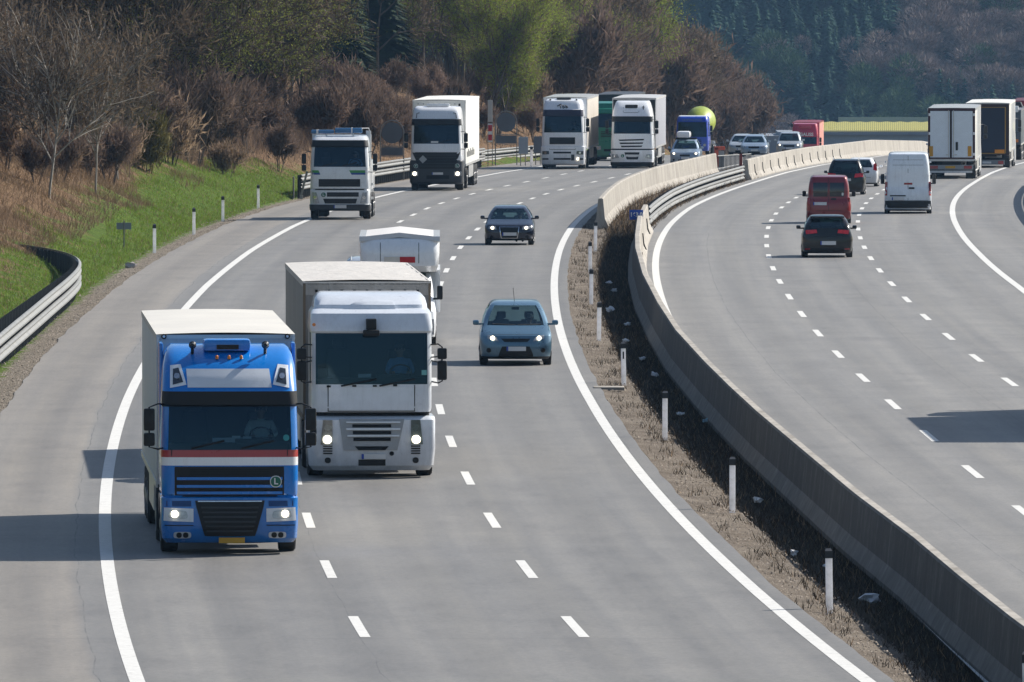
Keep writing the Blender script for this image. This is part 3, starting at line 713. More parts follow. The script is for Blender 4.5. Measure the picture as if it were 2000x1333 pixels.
    MB().box(-.46, .4, .75, 1.5, 3.66, 3.88, 0, .07).build('roof_unit', BL, r); MB().box(-.22, .18, .73, .78, 3.7, 3.78, 0, .0).build('roof_grille', DK, r)
    for x in (-.22, 0, .22): MB().lathe([(0, .03), (.05, .03), (.07, .01)], 10, c=(x, .56, 3.53), axis='z').build('marker_lamp', AMB, r)
    wipers(bv, r, 1.93, ((-.7, 1), (.2, 1)), .6)
    m = MB().box(-.3, .3, .5, .7, 2.02, 2.1).box(.05, .2, .4, .42, 2.02, 2.14).box(.25, .4, .4, .42, 2.02, 2.13).build('papers', WHS, r)
    disc(bv, r, 'teal_sticker', 1.02, 2.12, .055, mat('teal', (.03, .3, .33), .5))
    box_w = fabric('trailer_white', (.72, .71, .68), .12)
    trailer(r, 2.95, 13.6, 3.95, box_w, paint('panel_grey', (.42, .44, .46), dirt=.1), mat('roof_cream', (.66, .63, .57), .55, dirt=.12, scale=.6))
    MB().box(-.95, .9, 2.75, 2.93, 3.3, 3.55, 0, .03).build('cooling_vent', DK, r)
    for x in (-1.13, 1.13): MB().lathe([(-.03, .05), (.0, .05)], 12, c=(x, 2.9, 3.86), axis='y').lathe([(-.04, .025), (-.03, .025)], 8, m=1, c=(x, 2.9, 3.86), axis='y').build('marker_lamp', [DK, WHS], r)
    put_driver(r, .6, .95, 1.83, 'driver in a pale shirt at the wheel of the blue truck', 'pale')
def off_lit(s, x, z): return (s*x, z)
blue_truck()

# 2 --- white truck with the tall flat cab and grey tarpaulin trailer
def white_truck():
    r, h = truck_base(-2.88, 259, LX, 'dirty white truck with a flat-fronted high cab and grey tarpaulin trailer, beside the blue truck', extra=.02)
    C1 = paint('worn_white_paint', (.78, .82, .88), dirt=.14)
    lv = [T(.16,.12,1.14), T(.26,.04,1.22), T(.6,.0,1.25,.16), T(1.2,.03,1.25,.16), T(1.26,.1,1.24,.16), T(1.28,.2,1.14), T(1.34,.2,1.14), T(1.36,.06,1.16), T(1.45,.04,1.18), T(1.93,.06,1.18,.14), T(2.45,.09,1.18,.14), T(2.98,.14,1.18,.14), T(3.02,.1,1.19,.14), T(3.1,.11,1.2,.14), T(3.38,.26,1.18,.16), T(3.44,.4,1.15,.2), T(3.5,.75,1.1,.2)]
    bands = ['cab_body']*5 + ['gap', 'gap'] + ['cab_body']*2 + ['w', 'w'] + ['cab_body']*6
    bv = cab(r, lv, bands, {'cab_body': C1, 'gap': BLK}, None)
    interior(r, 1.5, 2.05); chassis(r, 6.2, ((1.45, 0), (5.1, 1)))
    # front panel seams, grille, lamps
    patch(bv, r, 'service_flap', Q(-.84, .83, 1.4, 1.88), C1, off=.012, nu=8)
    patches(bv, r, 'seam', [Q(-.86, -.845, 1.38, 1.92), Q(.835, .85, 1.38, 1.92), Q(-.86, .85, 1.37, 1.385)], BLK, off=.016, nu=4)
    patch(bv, r, 'grille_frame', [(-.55, .58), (.5, .58), (.64, 1.22), (-.64, 1.22)], mat('grille_silver', (.4, .41, .42), .5, .2, dirt=.3), off=.03, nu=8, rnd=.08)
    patches(bv, r, 'grille_slot', [Q(-.38, .38, 1.05, 1.11), Q(-.37, .38, .91, .975), Q(-.36, .37, .77, .84), [(-.26, .58), (.26, .58), (.33, .66), (-.33, .66)]], BLK, off=.045, nu=6)
    patches(bv, r, 'wide_slat', [Q(-.5, .56, 1.14, 1.17), Q(-.5, .56, .995, 1.035), Q(-.48, .54, .86, .895)], C1, off=.07, nu=6)
    for s in (1, -1):
        q = [(.77, .7), (1.0, .7), (.95, 1.2), (.77, 1.2)]; q = mir(q) if s < 0 else q
        lamp(bv, r, q, (s*.87, .8), .085, .08, GLD); disc(bv, r, 'upper_lamp', s*.86, 1.04, .07, CHR)
        patches(bv, r, 'vent_slot', [(lambda a: mir(a) if s < 0 else a)(Q(.77, .95, .5+.05*k, .525+.05*k)) for k in range(4)], BLK, off=.02, nu=2)
        disc(bv, r, 'fog_lamp', s*.86, .37, .06, DK)
        mirror(r, s*1.28, 2.02, 2.42, s, .19, False); mirror(r, s*1.28, 2.45, 2.68, s, .19, False)
    patches(bv, r, 'step_hole', [Q(-1.2, -1.08, .75+.16*k, .87+.16*k) for k in range(3)], BLK, off=.014, nu=2)
    patch(bv, r, 'plate_recess', Q(-.26, .27, .26, .385), DK, off=.012); plate(bv, r, -.2, .27, .4, .5)
    disc(bv, r, 'round_hole', .39, .51, .045, BLK)
    MB().box(-.11, .09, -.1, .2, 3.06, 3.28, 0, .02).box(-.17, .15, -.2, .15, 2.93, 3.05, 0, .03).build('front_mirror', DK, r)
    MB().lathe([(-.04, .035), (0, .035)], 12, c=(-1.13, .05, 3.16), axis='y').build('marker_lamp', AMB, r)
    wipers(bv, r, 1.9, ((-.6, 1), (.15, 1)), .7)
    patches(bv, r, 'wiper_box', [Q(-.88, -.8, 1.87, 1.91), Q(-.38, -.3, 1.88, 1.92), Q(.02, .1, 1.88, 1.92), Q(.42, .5, 1.89, 1.93)], DK, off=.03, nu=1)
    # roof spoiler, lofted, narrower than the cab
    sp = loft([T(3.4,.55,1.12,.2,.1), T(3.55,.62,1.11,.2,.12), T(3.68,.85,1.08,.22,.14), T(3.76,1.25,1.02,.2,.1), T(3.79,1.8,.95,.15,.05)], lambda *a: 'a'); sb = sp['a'].build('roof_spoiler', C1, r, 32)
    patch(bvh_of(sp), r, 'spoiler_dent', [(-.6, 3.45), (.5, 3.45), (.42, 3.64), (-.2, 3.66)], C1, off=.05, nu=6, rnd=.3)
    m = MB().box(-.25, .0, .4, .42, 2.06, 2.13).build('papers', WHS, r); m2 = patch(bv, r, 'cyan_sticker', Q(.98, 1.08, 2.12, 2.22), mat('cyan_note', (.2, .5, .5), .5), off=.01, nu=1, nv=1)
    tarp = fabric('grey_tarp', (.33, .315, .29), .35)
    trailer(r, 2.9, 13.6, 4.02, tarp, fabric('grey_tarp_front', (.27, .26, .25), .4), fabric('tarp_roof', (.62, .59, .55), .22), frame=mat('frame_brown', (.16, .12, .08), .7), eyelets=True)
    e = MB()
    for i in range(9): e.box(-1.0+.25*i-.025, -1.0+.25*i+.025, 2.84, 2.875, 3.74, 3.79)
    e.build('eyelet', BLK, r, 0); MB().box(-1.27, 1.27, 2.86, 2.9, 3.68, 3.93).build('tarp_band', fabric('tarp_band', (.36, .34, .32), .3), r, 0)
    r.scale = (1.05, 1, 1)
    put_driver(r, .6, .95, 1.86, 'driver in a blue shirt in the tall white cab with the grey tarpaulin trailer', 'blue')
white_truck()

# generic simpler trucks
def gen_truck(X, Y, label, lv, bands, mats, det, tr=None, axl=((1.45, 0), (5.1, 1)), scale=None, zf=1.4, zd=2.1, extra=0., mz=(2.0, 2.7), mx=1.36, wz=2.12, name='truck', cat='truck', fn=LX):
    r, h = truck_base(X, Y, fn, label, name, cat, extra=extra)
    bv = cab(r, lv, bands, mats, None); interior(r, zf, zd); chassis(r, axl[-1][0]+1.2, axl)
    for s in (1, -1): mirror(r, s*mx, mz[0], mz[1], s, .19)
    det(r, bv)
    if wz: wipers(bv, r, wz, ((-.7, 1), (.1, 1)), .6)
    if tr: trailer(r, *tr)
    if scale: r.scale = scale
    return r
# 3 --- white truck with green and blue stripes and a blue light bar
def volvo():
    lv = [T(.36,.1,1.2), T(.42,.04,1.24,.25), T(.62,.02,1.25,.25), T(.64,.05,1.22,.25), T(.9,.04,1.22,.25), T(1.2,.04,1.22,.24), T(1.24,.1,1.21,.2), T(1.28,.05,1.21,.22), T(1.7,.05,1.2,.22), T(2.1,.07,1.2,.22), T(2.16,.08,1.2,.22), T(2.6,.14,1.18,.22), T(2.96,.21,1.16,.22), T(3.0,.1,1.17,.24), T(3.25,.18,1.13,.26), T(3.34,.3,1.1,.26), T(3.42,.7,1.02,.3)]
    bands = ['bumper', 'bumper'] + ['cab_body']*8 + ['w', 'w', 'visor', 'visor', 'cab_body', 'cab_body', 'cab_body']
    def det(r, bv):
        g1 = mat('stripe_green', (.05, .3, .06), .4); g2 = mat('stripe_blue', (.01, .06, .3), .4)
        patches(bv, r, 'green_stripe', [[(-1.19, 1.92), (-.82, 1.92), (-.87, 2.02), (-1.19, 2.02)], [(.44, 1.92), (1.19, 1.92), (1.19, 2.02), (.39, 2.02)]], g1, off=.006)
        patches(bv, r, 'blue_stripe', [[(-1.19, 1.84), (-.79, 1.84), (-.82, 1.92), (-1.19, 1.92)], [(.49, 1.84), (1.19, 1.84), (1.19, 1.92), (.44, 1.92)]], g2, off=.006)
        patch(bv, r, 'upper_grille', Q(-.86, .84, 1.35, 1.66), DK, off=.012, rnd=.06); patch(bv, r, 'middle_grille', Q(-.52, .78, .94, 1.12), DK, off=.012, rnd=.1)
        patch(bv, r, 'lower_grille', [(-.6, .66), (.66, .66), (.72, .86), (-.68, .86)], DK, off=.012, rnd=.1)
        patches(bv, r, 'grille_slat', [Q(-.84, .82, z, z+.012) for z in (1.43, 1.5, 1.57)] + [Q(-.5, .74, 1.02, 1.035), Q(-.58, .62, .75, .765)], GRY, off=.022)
        patches(bv, r, 'cab_seam', [Q(-1.0, 1.0, 1.215, 1.25)], BLK, off=.03, nu=8)
        for s in (1, -1):
            q = [(.83, .68), (1.1, .7), (1.12, 1.12), (.95, 1.12)]; q = mir(q) if s < 0 else q
            lamp(bv, r, q, None, .07, .12)
        lbadge(bv, r, -.66, 1.02, .11); plate(bv, r, -.24, .28, .47, .6)
        bl = mat('beacon_blue', (.01, .14, .34), .2, 0, .8)
        b = MB().box(-1.2, -.25, .75, 1.05, 3.5, 3.66, 0, .05).box(-.22, .9, .75, 1.05, 3.52, 3.74, 0, .05).box(-.98, -.9, .74, 1.06, 3.49, 3.67, 1).box(.45, .5, .74, 1.06, 3.5, 3.75, 1)
        b.box(-.6, -.55, .85, .95, 3.38, 3.52, 1).box(.5, .55, .85, .95, 3.38, 3.52, 1).build('light_bar', [bl, WHS], r)
        MB().box(-1.2, 1.2, 2.6, 7.2, 1.15, 2.35, 0, .03).build('tipper_body', WH2, r); MB().box(-1.22, 1.22, 2.5, 2.6, 1.1, 3.45, 0, .02).build('head_board', ALU, r)
        MB().box(1.0, 1.2, 2.3, 2.5, 1.0, 3.6, 0, .02).tube([(.4, .9, 3.72), (1.15, 1.4, 3.72), (1.15, 2.3, 3.6)], .02).build('exhaust_stack', ALU, r)
        for zz in (.78, 1.1, 1.35): MB().box(1.2, 1.3, 2.5, 2.7, zz, zz+.1).build('side_step', ALU, r)
    r = gen_truck(-7.05, 516, 'white lorry with green and blue stripes and blue light bar on its roof', lv, bands, {'cab_body': WH2, 'bumper': GRY, 'visor': DK}, det, None, ((1.45, 0), (4.9, 1), (6.25, 1)), wz=2.2, zd=2.2)
    put_driver(r, .6, .95, 1.9, 'driver in a blue shirt in the lorry with green stripes', 'blue')
volvo()
# 4 --- white truck with the dark grey bumper and V grille
def merc():
    lv = [T(.3,.14,1.2), T(.4,.03,1.26,.25), T(.9,.0,1.27,.25), T(1.38,.03,1.26,.25), T(1.42,.06,1.22,.22), T(1.8,.06,1.21,.2), T(2.17,.08,1.2,.2), T(2.2,.09,1.2,.2), T(2.65,.15,1.19,.2), T(3.06,.22,1.18,.2), T(3.1,.1,1.19,.24), T(3.32,.16,1.17,.25), T(3.36,.26,1.17,.26), T(3.7,.42,1.13,.3), T(3.86,.6,1.08,.34), T(3.94,1.0,1.0,.34)]
    bands = ['bumper']*4 + ['cab_body']*3 + ['w', 'w', 'visor', 'visor', 'visor'] + ['cab_body']*5
    def det(r, bv):
        patch(bv, r, 'v_grille', [(-.78, 1.03), (.84, 1.03), (1.14, 1.8), (-1.14, 1.8)], DK, off=.02, nu=8, nv=6, rnd=.06)
        patches(bv, r, 'grille_slat', [Q(-.8-.06*k, .84+.06*k, 1.14+.13*k, 1.165+.13*k) for k in range(5)], GRY, off=.04)
        patch(bv, r, 'grey_diamond', [(-.63, 1.28), (-.43, 1.47), (-.63, 1.66), (-.82, 1.47)], mat('diamond_grey', (.4, .42, .42), .5), off=.05, nu=2, nv=2)
        for s in (1, -1):
            q = [(.85, .68), (1.2, .7), (1.2, .9), (.85, .9)]; q = mir(q) if s < 0 else q; lamp(bv, r, q, (s*1.02, .8), .09, .3)
            w = [(.96, 1.45), (1.2, 1.42), (1.2, 1.62), (1.13, 1.62)]; w = mir(w) if s < 0 else w; patch(bv, r, 'corner_panel', w, WHT, off=.03, nu=3, nv=2)
        lbadge(bv, r, -.96, 1.16, .1, 'Y'); lbadge(bv, r, 1.0, 1.17, .1, 'L'); plate(bv, r, -.2, .33, .75, .86)
        patch(bv, r, 'lower_intake', Q(-.46, .62, .55, .72), BLK, off=.01, rnd=.2)
        MB().box(-.5, .6, .9, 1.2, 3.96, 4.06, 0, .03).build('roof_hatch', WHT, r)
        for x in (-.95, .95): MB().tube([(x, .3, 3.4), (x*.97, .28, 3.62), (x*.85, .35, 3.64)], .02).build('roof_bracket', DK, r)
        MB().lathe([(0, .05), (.1, .05), (.13, .02)], 10, c=(1.05, 1.2, 3.94), axis='z').build('roof_beacon', DK, r)
        patches(bv, r, 'dash_note', [Q(-.25, .1, 2.24, 2.32)], WHS, off=.004)
    tw = fabric('curtain_white', (.74, .74, .7), .12)
    r = gen_truck(-3.7, 615, 'white truck with dark V-shaped grille, grey diamond plate and charcoal bumper', lv, bands, {'cab_body': WHT, 'bumper': GRY, 'visor': DK}, det, (2.95, 13.6, 4.25, tw, tw, tw), scale=(1.03, 1, 1.04), zd=2.25, mx=1.32, wz=2.25)
    tx = MB()
    for i in range(7): tx.box(1.262, 1.266, 4.2+i*1.1, 4.9+i*1.1, 1.5, 1.85 if i % 2 else 1.75)
    tx.build('side_lettering', DK, r, 0)
    e = MB()
    for i in range(9): e.box(-1.0+.25*i-.02, -1.0+.25*i+.02, 2.9, 2.94, 4.0, 4.04)
    e.build('eyelet', DK, r, 0)
merc()
# 5 --- white truck with purple visor, cream trailer
def man():
    lv = [T(.24,.12,1.2), T(.3,.03,1.24,.22), T(.7,.0,1.25,.22), T(1.28,.02,1.25,.2), T(1.31,.08,1.22,.2), T(1.36,.05,1.21,.2), T(1.8,.05,1.21,.2), T(2.1,.07,1.2,.2), T(2.6,.12,1.19,.22), T(3.02,.19,1.17,.22), T(3.06,.08,1.17,.24), T(3.4,.18,1.13,.26), T(3.44,.26,1.15,.26), T(3.7,.4,1.1,.3), T(3.9,.6,1.03,.34), T(3.98,1.0,.95,.34)]
    bands = ['cab_body']*7 + ['w', 'w', 'visor', 'visor'] + ['cab_body']*6
    def det(r, bv):
        patch(bv, r, 'name_panel', Q(-.76, .7, 1.43, 1.82), DK, off=.012, rnd=.05)
        patches(bv, r, 'air_slot', [Q(-.55, .48, .9, 1.0), Q(-.53, .46, .54, .64)], BLK, off=.012, rnd=.2)
        patches(bv, r, 'cab_seam', [Q(-.78, -.765, 1.14, 1.3), Q(.72, .735, 1.14, 1.3), Q(-.77, .73, 1.12, 1.14)], DK, off=.012)
        for s in (1, -1):
            q = [(.78, .86), (1.17, .84), (1.18, 1.03), (.8, 1.04)]; q = mir(q) if s < 0 else q; lamp(bv, r, q, None, .06, .15, GLD)
            q = Q(.82, 1.17, .54, .63); q = mir(q) if s < 0 else q
            if s < 0: patch(bv, r, 'fog_lamp', q, DK, off=.012)
            else: lamp(bv, r, q, (.86, .59), .07, .2, DK, 'fog_lamp')
        plate(bv, r, -.26, .26, .36, .47, band=False); patch(bv, r, 'dirt_patch', Q(.48, .66, .5, .84), GRY, off=.01, nu=1, nv=1)
        t = MB()
        for a, b in (((-.34, 3.6), (-.1, 3.72)), ((-.2, 3.7), (-.12, 3.48)), ((-.05, 3.66), (.02, 3.46)), ((.02, 3.64), (.1, 3.5)), ((.12, 3.66), (.2, 3.48)), ((.2, 3.62), (.27, 3.5))):
            ps = [(a[0], 0, a[1]), (b[0], 0, b[1])]; ps = [(p[0], bv.ray_cast(Vector((p[0], -12, p[2])), Vector((0, 1, 0)))[0].y-.015, p[2]) for p in ps]; t.tube(ps, .03, 5)
        t.build('roof_lettering', DK, r, 0)
        for x in (-.75, .75): MB().lathe([(0, .05), (.1, .05), (.13, .02)], 10, c=(x, .75, 3.88), axis='z').build('roof_beacon', DK, r)
        MB().box(-.4, .42, .9, 1.2, 3.98, 4.06, 0, .03).build('roof_hatch', DK, r)
    tw = fabric('curtain_cream', (.6, .55, .48), .15)
    r = gen_truck(2.9, 721, 'white truck with dark purple visor, black scribble on its roof and cream trailer', lv, bands, {'cab_body': WHT, 'visor': mat('visor_purple', (.025, .022, .05), .4)}, det, (2.95, 13.6, 4.1, tw, WHT, WHT), mz=(2.15, 2.9), mx=1.33, wz=2.12, zd=2.2)
    put_driver(r, .6, .95, 1.9, 'driver in the white truck with the purple visor', 'grey')
man()
# 6 --- white truck with slotted grille and grey trailer
def iveco():
    lv = [T(.12,.14,1.18), T(.18,.04,1.24,.25), T(.37,.0,1.25,.25), T(.4,.02,1.24,.25), T(1.04,.04,1.23,.25), T(1.06,.08,1.22,.22), T(1.13,.08,1.22,.22), T(1.15,.05,1.22,.22), T(1.6,.07,1.21,.22), T(2.0,.1,1.19,.22), T(2.35,.14,1.18,.22), T(2.68,.19,1.17,.22), T(2.71,.08,1.18,.25), T(2.98,.14,1.17,.26), T(3.0,.24,1.17,.28), T(3.4,.5,1.1,.32), T(3.75,.85,1.0,.36), T(3.88,1.2,.92,.36)]
    bands = ['bumper', 'bumper'] + ['cab_body']*3 + ['gap'] + ['cab_body']*3 + ['w', 'w', 'visor', 'visor', 'visor'] + ['cab_body']*4
    def det(r, bv):
        patches(bv, r, 'air_slot', [[(-.72, 1.58), (.66, 1.62), (.7, 1.7), (-.78, 1.66)], [(-.68, 1.4), (.62, 1.42), (.64, 1.5), (-.73, 1.49)], [(-.6, 1.22), (.55, 1.24), (.6, 1.32), (-.66, 1.31)]], BLK, off=.012)
        patch(bv, r, 'lower_grille', [(-.3, .52), (.34, .52), (.44, .93), (-.44, .93)], DK, off=.012, rnd=.1); patches(bv, r, 'grille_slat', [Q(-.36, .42, .68, .8)], WH2, off=.03)
        for s in (1, -1):
            q = [(.74, .62), (1.14, .54), (1.16, .82), (.84, .82)]; q = mir(q) if s < 0 else q; lamp(bv, r, q, None, .06, .15)
        lbadge(bv, r, -.54, .73, .11); plate(bv, r, -.22, .26, .66, .77, band=False)
        patch(bv, r, 'roof_window', Q(-.42, .3, 3.46, 3.66), DK, off=.03, rnd=.4)
        patches(bv, r, 'roof_crease', [Q(-.5, .35, 3.2, 3.22), Q(-.53, -.51, 3.22, 3.5), Q(.37, .39, 3.22, 3.5)], GRY, off=.012)
        patches(bv, r, 'roof_emblem', [Q(.55, .7, 3.5, 3.54), Q(.62, .66, 3.38, 3.6), Q(.58, .66, 3.42, 3.45)], DK, off=.012, nu=1)
    tg = fabric('curtain_grey', (.33, .34, .38), .1)
    r = gen_truck(6.9, 726, 'white truck with slotted grille and dark visor pulling a grey trailer', lv, bands, {'cab_body': WHT, 'bumper': DK, 'gap': BLK, 'visor': DK}, det, (2.95, 13.6, 4.05, tg, DK, mat('roof_grey', (.5, .5, .5), .5)), mz=(2.0, 2.75), mx=1.34, wz=2.04, zd=2.05)
    lg = mat('trailer_logo', (.55, .4, .2), .5)
    MB().box(1.252, 1.256, 5.0, 8.0, 1.9, 2.3).box(1.252, 1.256, 4.6, 6.8, 2.3, 2.8).box(1.252, 1.256, 3.8, 6.0, 2.8, 3.3).build('trailer_emblem', lg, r, 0)
iveco()
# 7 --- green truck, mostly hidden
def green():
    G = paint('green_paint', (.0, .2, .11), dirt=.15)
    lv = [T(.25,.1,1.2), T(.35,.0,1.24,.2), T(1.2,.02,1.24,.2), T(1.24,.07,1.21,.2), T(2.1,.08,1.2,.2), T(2.55,.13,1.18,.2), T(2.95,.19,1.17,.2), T(3.0,.08,1.18,.24), T(3.25,.14,1.16,.25), T(3.3,.26,1.16,.26), T(3.6,.5,1.1,.3), T(3.72,1.0,1.0,.3)]
    bands = ['cab_body']*4 + ['w', 'w', 'visor', 'visor', 'visor'] + ['cab_body']*4
    def det(r, bv):
        patches(bv, r, 'air_slot', [Q(-.8, .8, 1.5+.1*k, 1.55+.1*k) for k in range(4)] + [Q(-.6, .6, .6, .75)], BLK, off=.012)
        for s in (1, -1):
            q = [(.78, .7), (1.17, .68), (1.17, .95), (.8, .95)]; lamp(bv, r, mir(q) if s < 0 else q, None, .06, .15)
        plate(bv, r, -.26, .26, .36, .47)
    gen_truck(6.35, 790, 'green truck almost hidden between two white trucks', lv, bands, {'cab_body': G, 'visor': G}, det, (2.95, 13.6, 4.15, G, GRY, GRY), zd=2.15)
green()
# 8 --- blue concrete mixer
def mixer():
    B = paint('mixer_blue', (.015, .075, .62), dirt=.1); Yg = mat('drum_lime', (.36, .44, .03), .45, 0, .2, dirt=.3)
    lv = [T(.3,.1,1.2), T(.4,.0,1.22,.2), T(1.1,.02,1.22,.2), T(1.35,.06,1.21,.2), T(1.8,.1,1.2,.2), T(2.2,.14,1.18,.22), T(2.45,.2,1.17,.22), T(2.5,.12,1.16,.24), T(2.75,.22,1.13,.25), T(2.88,.4,1.08,.26), T(2.93,.7,1.0,.26)]
    bands = ['cab_body']*3 + ['w', 'w', 'w', 'cab_body', 'cab_body', 'cab_body', 'roof_rim', 'roof_rim']
    def det(r, bv):
        V = [(0, .6), (.5, .9), (1.4, 1.12), (2.4, 1.14), (4.2, .7), (4.6, .55)]
        m = MB().lathe(V, 28, axis='y'); sp = MB()
        M_ = Matrix.Translation((.26, 2.7, 2.08)) @ Matrix.Rotation(R(9), 4, 'X')
        m.v = [tuple(M_ @ Vector(v)) for v in m.v]; d = m.build('drum', Yg, r, 35)
        b = MB().lathe([(2.5, 1.15), (2.65, 1.1)], 28, axis='y'); b.v = [tuple(M_ @ Vector(v)) for v in b.v]; b.build('drum_band', DK, d)
        MB().tube([(-.6, 7.2, 1.2), (-.6, 7.2, 3.2), (.6, 7.2, 3.2), (.6, 7.2, 1.2)], .06).box(-.4, .5, 6.7, 7.3, 3.1, 3.5).tube([(.9, 6.8, 1.5), (1.1, 7.2, 3.3)], .05).tube([(.3, 6.4, 3.1), (1.0, 6.9, 3.5), (1.2, 7.3, 3.2)], .04).build('hopper', CHS, r, 30)
        y = bv.ray_cast(Vector((0, -12, 2.62)), Vector((0, 1, 0)))[0].y
        text3d('DIE BETONLÖWEN', .17, mat('mixer_lettering', (.12, .2, .4), .5), 'roof_lettering', r, (0, y-.03, 2.6), bold=.003)
        for s in (1, -1): disc(bv, r, 'headlight', s*.95, .75, .1, LENS)
        patches(bv, r, 'air_slot', [Q(-.7, .7, .7+.13*k, .76+.13*k) for k in range(4)], BLK)
    gen_truck(13.4, 940, 'blue concrete mixer with a lime green drum behind the car with roof box', lv, bands, {'cab_body': B, 'roof_rim': WHT}, det, None, ((1.45, 0), (5.1, 1), (6.4, 1)), zf=.9, zd=1.55, mz=(1.5, 2.2), wz=None, extra=-.04, name='concrete_mixer', cat='concrete mixer')
mixer()
# 9 --- red truck far away
def red():
    Rd = paint('red_paint', (.55, .02, .06), dirt=.12)
    lv = [T(.3,.1,1.2), T(.4,.0,1.24,.2), T(1.3,.03,1.24,.2), T(2.1,.08,1.2,.2), T(2.75,.15,1.18,.2), T(2.8,.1,1.18,.22), T(3.2,.18,1.17,.24), T(3.6,.35,1.15,.26), T(3.95,.6,1.1,.28), T(4.02,1.0,1.0,.28)]
    bands = ['cab_body']*3 + ['w'] + ['cab_body']*6
    def det(r, bv):
        text3d('GAUSS', .42, WHS, 'roof_lettering', r, (.15, -.02, 2.98), bold=.015)
        MB().box(-.6, .6, .2, .4, 3.55, 3.8, 0, .05).build('sun_visor', Rd, r)
        MB().box(-1.3, -1.1, 0, .3, 3.7, 3.95).build('roof_lamp', DK, r)
    gen_truck(27.15, 1170, 'red truck with white lettering above its windscreen, far off before the bridge', lv, bands, {'cab_body': Rd}, det, (2.95, 13.6, 4.1, mat('salmon_curtain', (.6, .25, .2), .6), Rd, Rd), wz=None)
red()
